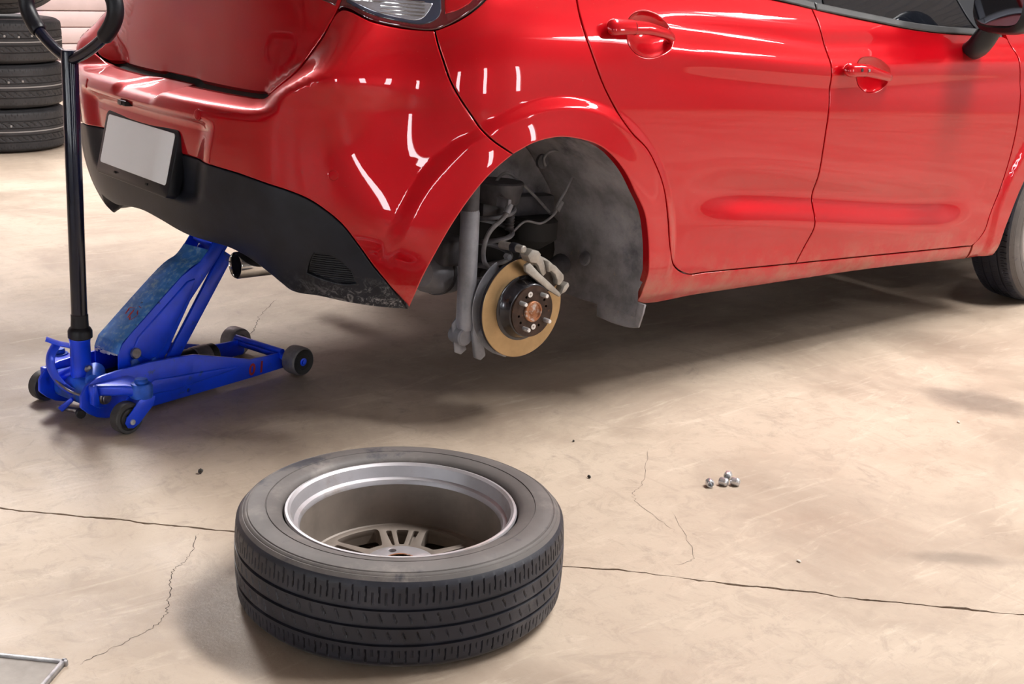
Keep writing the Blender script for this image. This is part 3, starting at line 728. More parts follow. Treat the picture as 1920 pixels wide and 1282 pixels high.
# bumper sensors, camera, number plate
for (s, z) in (T['sens'][1], T['sens'][2], (2*S0-T['sens'][1][0], T['sens'][1][1]+.006), (2*S0-T['sens'][2][0], T['sens'][2][1])):
    p = Vector(S(s, z)); nn = Vector(N(s, z))
    o = MB().lathe([(.0135, -.004), (.0135, .0004), (.0118, .0010), (.0105, .0004), (.0102, .0016), (.0, .0022)], p, nn, 28).build('parking_sensor', RED, bumper)
pr = Matrix.Rotation(math.atan(.195), 3, 'Y')
pc = Vector((-.713, .0, .512))
def rrect(w_, h_, r, n=6):
    out = []
    for cx, cy, a0 in ((w_/2-r, h_/2-r, 0), (-w_/2+r, h_/2-r, 90), (-w_/2+r, -h_/2+r, 180), (w_/2-r, -h_/2+r, 270)):
        out += [(cx+r*math.cos(math.radians(a0+90*i/n)), cy+r*math.sin(math.radians(a0+90*i/n))) for i in range(n+1)]
    return out
yd = Vector((0, 1, 0)); zd = pr @ Vector((0, 0, 1)); xo = pr @ Vector((-1, 0, 0))
fr = MB().prism(rrect(.452, .172, .016), pc-xo*.026, -yd, zd, .0)
fr = MB(); fr.v = []; fr.f = []
fr.prism(rrect(.452, .172, .016), pc-xo*.030, -yd, zd, .034)
frame_o = fr.build('plate_holder', 'gloss_black', car, .003, 2)
if (frame_o.data.vertices[0].co-pc).dot(xo) > .1: pass
MB().prism(rrect(.414, .132, .008), pc+xo*.0035+zd*.010, -yd, zd, .0022).build('number_plate', 'plate', frame_o, .0006, 1, )['label'] = 'blank white number plate'
for i in range(2):
    MB().box(pc+xo*.0045-zd*.069+yd*(.1-.2*i), (.004, .012, .005), pr).build('holder_tab', 'dark', frame_o)
cm = MB().box((-.716, .06, .634), (.03, .05, .014)).build('reversing_camera', 'gloss_black', bumper, .003)
MB().cyl((-.733, .06, .633), (-.726, .06, .633), .006, n=16).build('camera_lens', 'glass', cm)

# exhaust
ex = MB().lathe([(.0, .10), (.0285, .10), (.0295, .004), (.0315, .0), (.0335, .003), (.0335, .23), (.03, .235)], (-.635, -.405, .288), (1, .04, .02), 40).build('exhaust_tip', 'chrome', car, angle=50)
MB().lathe([(0, .06), (.0288, .06), (.0292, .008)], (-.635, -.405, .288), (1, .04, .02), 32, cap=False).build('exhaust_bore', 'exhaust_in', ex)
mu = MB().lathe([(.0, -.17), (.06, -.165), (.085, -.14), (.09, -.1), (.09, .1), (.085, .14), (.06, .165), (.0, .17)], (-.25, -.33, .33), (0, 1, 0), 28).build('muffler', 'susp_dark', car)
MB().tube(crom([(-.42, -.405, .293), (-.34, -.42, .30), (-.27, -.44, .32), (-.22, -.40, .33)], 6), .028, 14).build('exhaust_pipe', 'susp_dark', mu)

# door mirror
def mirror(sg):
    y = lambda q: q*sg
    v = []; f = []; n = 28; cx, cy, cz = 1.71, -.955, 1.075
    prof = [(0.0, .80), (.006, .93), (.02, .985), (.05, 1.0), (.09, .93), (.115, .75), (.128, .45), (.132, .12)]
    for dx, k in prof:
        for j in range(n):
            a = 2*PI*j/n; ca, sa = math.cos(a), math.sin(a)
            ca = math.copysign(abs(ca)**.62, ca); sa = math.copysign(abs(sa)**.62, sa)
            v.append((cx+dx+.02*ca*(-1), y(cy+.112*k*(-ca)), cz+.095*k*sa))
    for i in range(len(prof)-1):
        for j in range(n): j2 = (j+1) % n; f.append((i*n+j, i*n+j2, (i+1)*n+j2, (i+1)*n+j))
    f.append([(len(prof)-1)*n+j for j in range(n)])
    h = MB().add(v, f).build('door_mirror', 'gloss_black', car, angle=50)
    g = [(math.copysign(abs(math.cos(a))**.62, math.cos(a))*.083, math.copysign(abs(math.sin(a))**.62, math.sin(a))*.070) for a in np.linspace(0, 2*PI, 28, endpoint=False)]
    MB().prism([(q[0]*sg, q[1]) for q in g], (cx+.004, y(cy), cz), (.17, -.985, 0), (0, 0, 1), .006).build('mirror_glass', 'mirror', h, .001, 1)
    MB().prism([(q[0]*sg*1.09, q[1]*1.1) for q in g], (cx+.016, y(cy), cz), (.17, -.985, 0), (0, 0, 1), .008).build('mirror_backing', 'dark', h)
    path = [(1.845, y(-.775), .925), (1.825, y(-.815), .922), (1.80, y(-.855), .945), (1.79, y(-.885), .985), (1.80, y(-.905), 1.02)]
    MB().tube(crom(path, 5), [.052, .051, .050, .049, .048, .047, .046, .046, .045, .045, .044, .044, .044, .043, .043, .042, .042, .042, .042, .042, .042], 20, flat=(.62, 1.0)).build('mirror_stem', 'gloss_black', h)
mirror(1); mirror(-1)

# ------------------------------------------------------------------ rear wheel well
ap = refine(arch + [(.392, .200)], .02); ap = ap[:int(np.hypot(ap[:, 0]-.392, ap[:, 1]-.200).argmin())+1]
A3 = S(ap[:, 0], ap[:, 1])
cx0, cz0 = .01, .30
keep = [(x, z) for x, _, z in A3 if not (x < 0 and z < .36)]
keep = [(x, z) for x, z in keep if z > .19] + [(.392, .175), (.388, .150)]
ysn = np.linspace(0, 1, 16)
v = []; f = []
for (x, z) in keep:
    d = Vector((x-cx0, 0, z-cz0)); 
    if z > .25: d = d.normalized()*(d.length+.010)
    yo = float(S(np.array(x if x > 0 else x), np.array(max(z, .22)))[1]) + .012
    for k in ysn:
        b = .012*math.sin(k*PI)-.02*k; 
        q = Vector((cx0, 0, cz0)) + d*(1+b); yy = yo*(1-k) + (-.455)*k
        n_ = .004*math.sin(9*k+5*x*9)*math.sin(14*z)
        v.append((q.x+n_, yy, q.z))
m_ = len(ysn)
for i in range(len(keep)-1):
    for j in range(m_-1): f.append((i*m_+j, (i+1)*m_+j, (i+1)*m_+j+1, i*m_+j+1))
liner = MB().add(v, f).build('arch_liner', 'liner', car, angle=70)
inn = [(x, z) for x, z in keep if z > .40]
inn = [((x-cx0)*1.0+cx0, z) for x, z in inn]
MB().prism([(x, z) for x, z in inn] , (0, -.468, 0), (1, 0, 0), (0, 0, 1), .004).build('liner_side', 'liner', liner, smooth=False)
MB().lathe([(.0, .007), (.006, .007), (.006, .004), (.014, .004), (.019, .002), (.021, -.004)], (.372, -.589, .274), (-1, 0, .15), 20).build('liner_clip', 'susp', liner)
fp = [(-.632, .19), (-.822, .19), (-.818, .165), (-.806, .120), (-.785, .114), (-.757, .110), (-.70, .108), (-.636, .112)]
MB().prism(fp, (.395, 0, 0), (0, 1, 0), (0, 0, 1), .008).build('mud_flap', 'liner', car, .002)
hb = Vector((.002, 0, .2056))
ax = (0, -1, 0)
rotor = MB().lathe([(.086, .0), (.1315, .0), (.1325, -.001), (.1325, -.011), (.1315, -.012), (.086, -.012)], hb+Vector((0, -.765, 0)), ax, 96, closed=True).build('brake_rotor', 'rotor', car, angle=30)
MB().lathe([(.1327, -.0105), (.1327, -.0015)], hb+Vector((0, -.765, 0)), ax, 96).build('rotor_rim', 'rotor_edge', rotor)
MB().lathe([(.0865, -.008), (.0865, .0015), (.081, .003), (.0785, .006), (.0725, .026), (.0705, .033), (.066, .0355), (.03, .0355)], hb+Vector((0, -.765, 0)), ax, 80).build('rotor_hat', 'hat', rotor, angle=40)
def on_hub(mb, y0=-.765):       # plate built in x, y, thickness z -> wheel plane
    mb.v = [(hb.x+x, y0-z, hb.z+y) for x, y, z in mb.v]; return mb
def circle(r, n=96, c=(0, 0)): return np.array([(c[0]+r*math.cos(2*PI*i/n), c[1]+r*math.sin(2*PI*i/n)) for i in range(n)])
def plate_with_holes(outer, holes, z0, z1):
    v, f = cdt({'edges': [outer]+holes, 'outer': outer, 'holes': holes}, [])
    mb = MB(); n = len(v)
    V = [(a, b, z1) for a, b in v]+[(a, b, z0) for a, b in v]
    F = [tuple(t) for t in f]+[tuple(i+n for i in t[::-1]) for t in f]
    ed = {}
    for t in f:
        for a, b in ((t[0], t[1]), (t[1], t[2]), (t[2], t[0])):
            q = (min(a, b), max(a, b)); ed[q] = None if q in ed else (a, b)
    F += [(b, a, a+n, b+n) for a, b in [q for q in ed.values() if q]]
    return mb.add(V, [[int(i) for i in q] for q in F])
hub_holes = [circle(.0038, 14, (.046*math.cos(math.radians(a)), .046*math.sin(math.radians(a)))) for a in (12, 36, 122, 192, 216, 302)]
hub = on_hub(plate_with_holes(circle(.0675, 72), hub_holes+[circle(.029, 40)], .0358, .0412)).build('wheel_hub', 'hubrust', rotor, angle=30)
MB().lathe([(.0275, .030), (.0275, .046), (.026, .0475), (.0225, .0475), (.0215, .043), (.012, .041), (.006, .044), (.0, .044)], hb+Vector((0, -.765, 0)), ax, 40).build('hub_spigot', 'rust', rotor, angle=30)
for k in range(4):
    a = math.radians(58.5+90*k); c = hb+Vector((.05*math.cos(a), -.804, .05*math.sin(a)))
    MB().lathe([(.0058, 0), (.0058, .020), (.0054, .021), (.0054, .024), (.0046, .0255), (.0, .0255)], c, ax, 16).build('wheel_stud', 'chrome_dull', rotor)
for c in ((-.010, .251), (.009, .164)):
    q = Vector((c[0], -.8055, c[1])); cr_ = np.array([(a*.0036, b*.0008) if k == 0 else (a*.0008, b*.0036) for k, a, b in ((0, 1, -1), (0, 1, 1), (2, 1, 1), (1, 1, 1), (1, -1, 1), (2, -1, 1), (0, -1, 1), (0, -1, -1), (2, -1, -1), (1, -1, -1), (1, 1, -1), (2, 1, -1))])
    cr_[[2, 5, 8, 11]] = [(.0008, .0008), (-.0008, .0008), (-.0008, -.0008), (.0008, -.0008)]
    b = plate_with_holes(circle(.0075, 24), [cr_], 0, .0016); b.v = [(q.x+x, q.y-z, q.z+y) for x, y, z in b.v]; b.build('rotor_screw', 'chrome_dull', rotor)
sh = []
for k in range(41):
    a = math.radians(120+k*5.2); sh.append((math.cos(a)*.138, math.sin(a)*.138))
sh += [(math.cos(math.radians(120+k*5.2))*.07, math.sin(math.radians(120+k*5.2))*.07) for k in range(40, -1, -1)]
MB().prism(sh, hb+Vector((0, -.728, 0)), (1, 0, 0), (0, 0, 1), .004).build('dust_shield', 'susp', rotor, .001, 1)

# caliper: polar blocks round the rotor's front top
def polar(r, deg, y): a = math.radians(deg); return Vector((hb.x+r*math.cos(a), y, hb.z+r*math.sin(a)))
def polar_block(mb, r0, r1, d0, d1, y0, y1, n=6, taper=0.):
    v = []; f = []
    for i in range(n+1):
        d = d0+(d1-d0)*i/n; e = taper*(2*i/n-1)**2
        for r, y in ((r0, y0), (r1-e, y0), (r1-e, y1), (r0, y1)): v.append(polar(r, d, y))
    for i in range(n):
        for j in range(4): j2 = (j+1) % 4; f.append((i*4+j, i*4+j2, (i+1)*4+j2, (i+1)*4+j))
    f += [(0, 1, 2, 3), tuple(n*4+j for j in (3, 2, 1, 0))]
    return mb.add(v, f)
cal = MB()
a0, a1 = 28, 92
cal_o = polar_block(MB(), .095, .140, 36, 78, -.70, -.735).build('brake_caliper', 'susp', car, .006, 3)
# outer bridge bar of the bracket: a straight flat bar in front of the rotor
q0, q1 = Vector((.098, -.800, .239)), Vector((-.023, -.800, .319))
dv = (q1-q0).normalized(); pv = Vector((dv.z, 0, -dv.x)); pv = -pv if pv.z < 0 else pv
def bar(name, pts, y, th, m='castiron', bev=.003): 
    return MB().prism([(p[0], p[1]) for p in pts], (0, y, 0), (1, 0, 0), (0, 0, 1), th).build(name, m, cal_o, bev, 2)
bar('bracket_bar', [(.100, .232), (.106, .240), (.058, .277), (.020, .305), (-.012, .333), (-.026, .326), (-.024, .310), (.012, .286), (.052, .258)], -.786, .012)
# fingers reaching over the rotor edge
bar('caliper_finger', [(.020, .352), (.034, .340), (.046, .315), (.050, .300), (.040, .292), (.030, .303), (.020, .322), (.000, .338)], -.772, .022)
bar('caliper_finger', [(.046, .333), (.075, .318), (.104, .293), (.106, .280), (.094, .266), (.084, .268), (.083, .280), (.074, .296), (.060, .306), (.050, .303)], -.776, .026)
bar('bracket_ear', [(-.012, .333), (-.024, .352), (-.010, .366), (.012, .362), (.022, .352), (.008, .330)], -.765, .035)
bar('bracket_ear', [(.108, .262), (.122, .272), (.128, .262), (.116, .246), (.100, .240)], -.772, .030)
polar_block(MB(), .110, .142, 30, 82, -.772, -.735, 8).build('caliper_bridge', 'castiron', cal_o, .005, 2)
polar_block(MB(), .080, .118, 30, 80, -.771, -.783, 8).build('brake_pad', 'castiron_dark', cal_o, .002, 1)
MB().cyl((-.034, -.70, .362), (-.028, -.79, .366), .011, .010, 16, .003).build('slide_pin', 'castiron', cal_o)
MB().cyl((-.031, -.745, .364), (-.030, -.765, .365), .0128, n=16).build('pin_boot', 'rotor_edge', cal_o)
MB().lathe([(.008, -.008), (.008, .008), (.0, .009)], (-.032, -.73, .336), ax, 6).build('banjo_bolt', 'susp', cal_o)

# damper, spring, arm, hoses
da = MB().lathe([(.020, -.02), (.0245, 0), (.0245, .285), (.0225, .292), (.0215, .30), (.0215, .42)], (-.1315, -.70, .165), (-.030, .0, 1), 28).build('rear_damper', 'susp', car)
MB().lathe([(.0225, .0), (.0225, .10)], (-.1405, -.70, .455), (-.03, 0, 1), 24).build('damper_sleeve', 'susp_dark', da)
MB().cyl((-.138, -.715, .128), (-.138, -.665, .128), .024, n=24, bev=.004).build('damper_bush', 'susp', da)
MB().prism([(-.165, .160), (-.150, .178), (-.128, .176), (-.118, .150), (-.124, .110), (-.112, .086), (-.130, .074), (-.150, .082), (-.156, .112)], (0, -.690, 0), (1, 0, 0), (0, 0, 1), -.006).build('damper_bracket', 'susp', da, .002)
MB().prism([(-.118, .190), (-.100, .198), (-.086, .186), (-.080, .140), (-.086, .100), (-.078, .076), (-.094, .064), (-.112, .072), (-.118, .100), (-.126, .140)], (0, -.716, 0), (1, 0, 0), (0, 0, 1), .014).build('damper_bracket', 'susp', da, .004, 3)
MB().lathe([(.012, 0), (.012, .006), (.008, .006), (.008, .016), (.0, .017)], (-.100, -.73, .142), ax, 6).build('bracket_bolt', 'susp', da)
MB().prism([(-.072, .142), (-.055, .130), (-.040, .100), (-.012, .075), (-.018, .066), (-.050, .078), (-.072, .105)], (0, -.722, 0), (1, 0, 0), (0, 0, 1), .018).build('shield_lip', 'susp', da, .004)
turns = []
for i in range(150):
    a = i/150*2*PI*4.3; turns.append((.072+.047*math.cos(a), -.545+.047*math.sin(a), .175+.275*i/150))
sp_ = MB().tube(turns, .0068, 10).build('coil_spring', 'susp', car)
MB().cyl((.072, -.545, .44), (.072, -.545, .50), .058, .07, 28, .004).build('spring_seat', 'susp_dark', sp_)
arm_ = MB(); arm_.tube(crom([(-.10, -.66, .150), (.0, -.66, .190), (.16, -.60, .21), (.34, -.53, .25)], 6), [.034]*10+[.03]*9, 14)
arm_o = arm_.build('trailing_arm', 'susp_dark', car)
MB().cyl((.0, -.74, .2056), (.0, -.62, .2056), .045, .04, 24, .004).build('axle_stub', 'susp_dark', arm_o)
MB().tube(crom([(.13, -.60, .20), (.16, -.4, .21), (.16, 0, .21), (.16, .4, .21), (.13, .6, .20)], 6), .045, 16).build('torsion_beam', 'susp_dark', arm_o)
MB().box((.03, -.60, .185), (.16, .10, .02)).build('spring_pan', 'susp_dark', arm_o, .005)
for z in (.235, .262): MB().box((-.055, -.67, z), (.07, .03, .014)).build('axle_rib', 'susp', arm_o, .003)
# light casting seen behind the damper (rear silencer end)
si = MB().lathe([(.0, -.09), (.035, -.085), (.05, -.065), (.055, -.03), (.055, .05), (.045, .08), (.0, .09)], (-.10, -.53, .255), (1, .4, -.15), 24).build('silencer_end', 'susp', car)
MB().lathe([(.0565, -.008), (.060, -.006), (.060, .006), (.0565, .008)], (-.105, -.53, .256), (1, .4, -.15), 24).build('silencer_seam', 'susp_dark', si)
MB().box((-.10, -.56, .325), (.10, .12, .07)).build('rubber_mount', 'susp_dark', si, .015, 3)
ho = MB().tube(crom([(-.002, -.68, .447), (-.014, -.68, .427), (-.054, -.68, .396), (-.071, -.68, .358), (-.067, -.68, .315), (-.038, -.69, .284), (.0, -.70, .27)], 8), .0062, 10).build('brake_hose', 'hose', car)
MB().cyl((-.006, -.68, .44), (.006, -.68, .462), .010, .009, 14).build('hose_fitting', 'susp', ho)
MB().box((.0, -.66, .462), (.012, .05, .026)).build('hose_bracket', 'susp', ho, .003)
MB().tube(crom([(.010, -.66, .468), (.056, -.55, .482), (.075, -.55, .516), (.112, -.55, .515), (.194, -.55, .458), (.258, -.55, .406)], 8), .0042, 8).build('brake_pipe', 'hose', ho)
MB().tube(crom([(.185, -.60, .545), (.178, -.60, .567), (.204, -.60, .585), (.264, -.60, .574), (.294, -.60, .537), (.274, -.60, .486), (.241, -.60, .435), (.234, -.60, .413), (.188, -.60, .388), (.13, -.60, .396), (.09, -.60, .37)], 8), .0036, 8).build('sensor_cable', 'hose', car)
MB().lathe([(.02, 0), (.02, .01), (.0, .012)], (.182, -.585, .556), ax, 20).build('cable_grommet', 'susp_dark', car)
MB().cyl((.256, -.60, .445), (.240, -.60, .42), .008, .009, 12).build('cable_clip', 'hose', car)
MB().box((.17, -.50, .42), (.26, .05, .06)).build('chassis_rail', 'susp_dark', car, .01)
MB().lathe([(.06, 0), (.072, .01), (.072, .06), (.06, .07), (.03, .09)], (.215, -.53, .395), (0, 0, -1), 28).build('bump_stop', 'dark', car)
tb = MB()
for i in range(14): tb.lathe([(.0115, 0), (.014, .004), (.0115, .008)], (.108, -.56, .365+.008*i), (0, 0, 1), 14)
tb.build('gaiter', 'susp_dark', car)

# ------------------------------------------------------------------ tyres and wheels
def tyre_mesh(name, R, W, rb, n, grooves, sip, mats, slant=0):
    """tyre lying on z=0..W; tread cut by ring grooves and shoulder sipes"""
    h = W/2; q = R-rb; side = [(rb, h-.026), (rb+.002, h-.016), (rb+q*.06, h-.009), (rb+q*.14, h-.0050), (rb+q*.25, h-.0025), (rb+q*.34, h-.0012), (rb+q*.350, h-.0030), (rb+q*.36, h-.0030), (rb+q*.37, h-.0010), (rb+q*.50, h-.0005), (rb+q*.62, h-.0015), (rb+q*.72, h-.0042), (rb+q*.735, h-.0062), (rb+q*.75, h-.0062), (rb+q*.765, h-.0054), (rb+q*.80, h-.0074), (rb+q*.815, h-.0094), (rb+q*.83, h-.0094), (rb+q*.89, h-.0155)]
    sh0 = h-.022
    prof = [(r, -z, 1) for r, z in side]
    cr = lambda z: R-.0042*(z/(h*.8))**2-.012*max(0, (abs(z)-h*.70)/(h*.30))**2
    zs = list(np.linspace(-sh0, sh0, 40))
    for g in grooves:
        zs = [z for z in zs if abs(z-g) > .0042] + [g-.0036, g-.0026, g-.0012, g+.0012, g+.0026, g+.0036]
    for z in sorted(zs): prof.append((cr(z), z, 0))
    prof += [(r, z, 1) for r, z in side[::-1]]
    prof += [(rb-.001, h-.03, 1), (rb-.001, -h+.03, 1)]
    P = np.array([(r, z) for r, z, _ in prof]); flag = np.array([q[2] for q in prof]); k = len(P)
    th = np.arange(n)/n*2*PI; TT, ZZ = np.meshgrid(th, P[:, 1], indexing='ij'); RR = np.repeat(P[None, :, 0], n, 0)
    dep = np.zeros_like(RR); tread = flag[None] == 0
    for g in grooves: dep = np.maximum(dep, .0055*(np.abs(ZZ-g) < .0028))
    ph = (TT*sip/(2*PI)) % 1
    gmax, gmin = max(grooves), min(grooves)
    for sg, ge in ((1, gmax), (-1, gmin)):
        zz = ZZ*sg; zin = abs(ge)+.007
        p1 = (ph+.02*np.sin(zz*300)) % 1
        dep = np.maximum(dep, .0034*((p1 < .10) & (zz > zin+.006) & (zz < h-.0225)))
        p2 = (ph+.5) % 1
        dep = np.maximum(dep, .0024*((p2 < .08) & (zz > zin+.004) & (zz < h-.036)))
    p3 = (TT*sip*.92/(2*PI)+ZZ*18) % 1
    midrib = (ZZ > gmin+.007) & (ZZ < gmax-.007)
    for i in range(len(grooves)-1):
        a, b = sorted(grooves)[i:i+2]; mid = (a+b)/2
        dep = np.maximum(dep, .0022*((p3 < .12) & (ZZ > a+.010) & (ZZ < b-.008)*1))
    if slant:
        p4 = (TT*sip*.8/(2*PI)+ZZ*34) % 1
        for i in range(len(grooves)-1):
            a, b = sorted(grooves)[i:i+2]
            if i != 1: dep = np.maximum(dep, .005*((p4 < .20) & (ZZ > a+.005) & (ZZ < b-.005)))
    dep = np.where(tread, dep, 0)
    RR = RR-dep
    # circular scuff ribs near the tread edge of the sidewall
    V = np.stack([RR*np.cos(TT), RR*np.sin(TT), ZZ+h], -1).reshape(-1, 3)
    i = np.arange(n)[:, None]; j = np.arange(k)[None]; i2 = (i+1) % n; j2 = (j+1) % k
    F = np.stack([i*k+j+0*i, i2*k+j, i2*k+j2, i*k+j2+0*i], -1).reshape(-1, 4)
    me = bpy.data.meshes.new(name); me.from_pydata(V.tolist(), [], F.tolist()); me.update()
    for m in mats: me.materials.append(M[m])
    fm = np.tile((flag & flag[(np.arange(k)+1) % k]), n).astype(np.int32)
    me.polygons.foreach_set('material_index', fm); me.shade_smooth(); me.set_sharp_from_angle(angle=math.radians(38))
    bm = bmesh.new(); bm.from_mesh(me); bmesh.ops.recalc_face_normals(bm, faces=bm.faces); bm.to_mesh(me); bm.free()
    return me
TR, TW = .314, .189
wheel_tyre = tyre_mesh('tyre', TR, TW, .2225, 1360, [.031, -.002, -.036], 85, ('rubber', 'rubber_dusty'))

def sector(r0, r1, a0, a1, rc=.012, n=8, sh=0.):
    """rounded annular sector as a closed 2D loop (angles in degrees); sh narrows the inner end"""
    out = []; a0, a1 = math.radians(a0), math.radians(a1); mid = (a0+a1)/2
    for i in range(n+1): a = a0+(a1-a0)*i/n; out.append((r1*math.cos(a), r1*math.sin(a)))
    b0, b1 = mid+(a0-mid)*(1-sh), mid+(a1-mid)*(1-sh)
    for i in range(n+1): a = b1+(b0-b1)*i/n; out.append((r0*math.cos(a), r0*math.sin(a)))
    P = [Vector((x, y, 0)) for x, y in out]
    # round the corners with one chaikin pass at the corners only
    m = len(P); res = []
    for i in range(m):
        a, b, c = P[i-1], P[i], P[(i+1) % m]; u_ = (b-a); w_ = (c-b)
        if u_.angle(w_, 0) > .6:
            p = b-u_.normalized()*min(rc, u_.length*.9); q = b+w_.normalized()*min(rc, w_.length*.9)
            for t in (0, .25, .5, .75, 1): res.append(((1-t)**2*p+2*t*(1-t)*b+t*t*q))
        else: res.append(b)
    return np.array([(q.x, q.y) for q in res])
def make_wheel(name, phi0, tm=None):
    root = empty(name)
    t = link('tyre', tm or wheel_tyre, root)
    rim = MB().lathe([(.199, .012), (.2185, .010), (.2225, .014), (.2225, .018), (.216, .026), (.207, .030), (.207, .05), (.199, .07), (.199, .10), (.207, .14), (.2085, .160), (.214, .1655), (.2205, .168),
                      (.2215, .1735), (.2195, .1775), (.2150, .1780), (.2095, .1740), (.2065, .1655), (.2045, .1560), (.2030, .1520), (.1955, .1490), (.1925, .1440), (.1915, .1320), (.1925, .0300), (.195, .020)], (0, 0, 0), (0, 0, 1), 128, closed=True).build('rim', 'alloy', root, angle=28)
    MB().lathe([(.1918, .1400), (.1900, .1150), (.1880, .0900), (.1855, .0620), (.1840, .0560), (.1770, .0520), (.1740, .0500), (.1735, .0300)], (0, 0, 0), (0, 0, 1), 128, cap=False).build('barrel', 'alloy_brown', rim, angle=28)
    win = []; poc = []
    for k in range(5):
        a = phi0+72*k
        win.append(sector(.085, .152, a-5, a+5, .010, 5, .35))
        win.append(sector(.088, .163, a+17.5, a+54.5, .020, 10, .42))
        for s_ in (-1, 1): poc.append(sector(.082, .150, a+s_*11-2.3, a+s_*11+2.3, .006, 3, .2))
    bolts = [circle(.0075, 16, (.05*math.cos(math.radians(phi0+20+90*k)), .05*math.sin(math.radians(phi0+20+90*k)))) for k in range(4)]
    sp = plate_with_holes(circle(.1775, 120), win+bolts+[circle(.027, 40)], .026, .044).build('spokes', 'alloy_brown', rim, angle=30)
    plate_with_holes(circle(.1775, 120), win+poc+[circle(.070, 64)], .0435, .056).build('spoke_ribs', 'alloy_brown', rim, .0025, 2, angle=40)
    plate_with_holes(circle(.068, 72), bolts+[circle(.0275, 40)], .0430, .0610).build('hub_pad', 'alloy', rim, .0015, 2, angle=40)
    MB().lathe([(.029, .0612), (.029, .0621), (.0325, .0621), (.0325, .0612)], (0, 0, 0), (0, 0, 1), 48).build('rust_ring', 'rust', rim)
    return root
wheel = make_wheel('car_wheel', 54.0)
wheel.location = (-.7873, -1.3658, 0.0)
tag(wheel, 'alloy car wheel with worn tyre lying face down on the concrete', 'wheel')

# front wheel, still on the car
fw = make_wheel('front_wheel', 10.0)
fw.parent = car; fw.location = (2.57, -.835, .308); fw.rotation_euler = (-PI/2, 0, 0); fw['label'] = 'front wheel standing on the floor'
# (thing > part > sub-part only: the wheel's pieces hang directly on it)
for ch in list(fw.children):
    for g in list(ch.children): g.parent = fw

# ------------------------------------------------------------------ tyre stack
TR2, TW2 = .365, .242
stack_tyre = tyre_mesh('stack_tyre', TR2, TW2, .225, 560, [.058, .020, -.020, -.058], 70, ('rubber_new', 'rubber_new'), 1)
bx, by = .385, 4.46
lab = ['new black tyre on the floor, bottom of the stack', 'new black tyre in the middle of the stack', 'new black tyre flat on the stack, under the tilted one']
for i in range(3):
    o = link('stacked_tyre', stack_tyre, None); o.location = (bx+(.0, .006, .004)[i], by, (TW2+.0028)*i); o.rotation_euler = (0, 0, i*.7)
    tag(o, lab[i], 'tyre', 'tyres stacked by the wall')
    for zz, w_ in ((.118, .006),):
        MB().lathe([(TR2-.0022, zz), (TR2+.0006, zz), (TR2+.0006, zz+w_), (TR2-.0022, zz+w_)], (0, 0, 0), (0, 0, 1), 96, closed=True).build('paint_stripe', mat('pale_tyre_stripe', (.34, .33, .33), .6), o)
    for k in range(4):
        a = -2.35+.21*k+.2*i-i*.7; 
        MB().box((math.cos(a)*(TR2-.0012), math.sin(a)*(TR2-.0012), .150+.004*(k % 2)), (.006, .012, .012), Matrix.Rotation(a, 3, 'Z')).build('paint_mark', 'plate_mark', o, .002, 1)
o = link('tilted_tyre', stack_tyre, None); o.location = (bx-.22, by-.10, 3*TW2+.014); o.rotation_euler = (math.radians(20), math.radians(-44), 0)
o.location = TILT[0]; o.rotation_euler = TILT[1]
tag(o, 'black tyre leaning at an angle on top of the stack', 'tyre', 'tyres stacked by the wall')

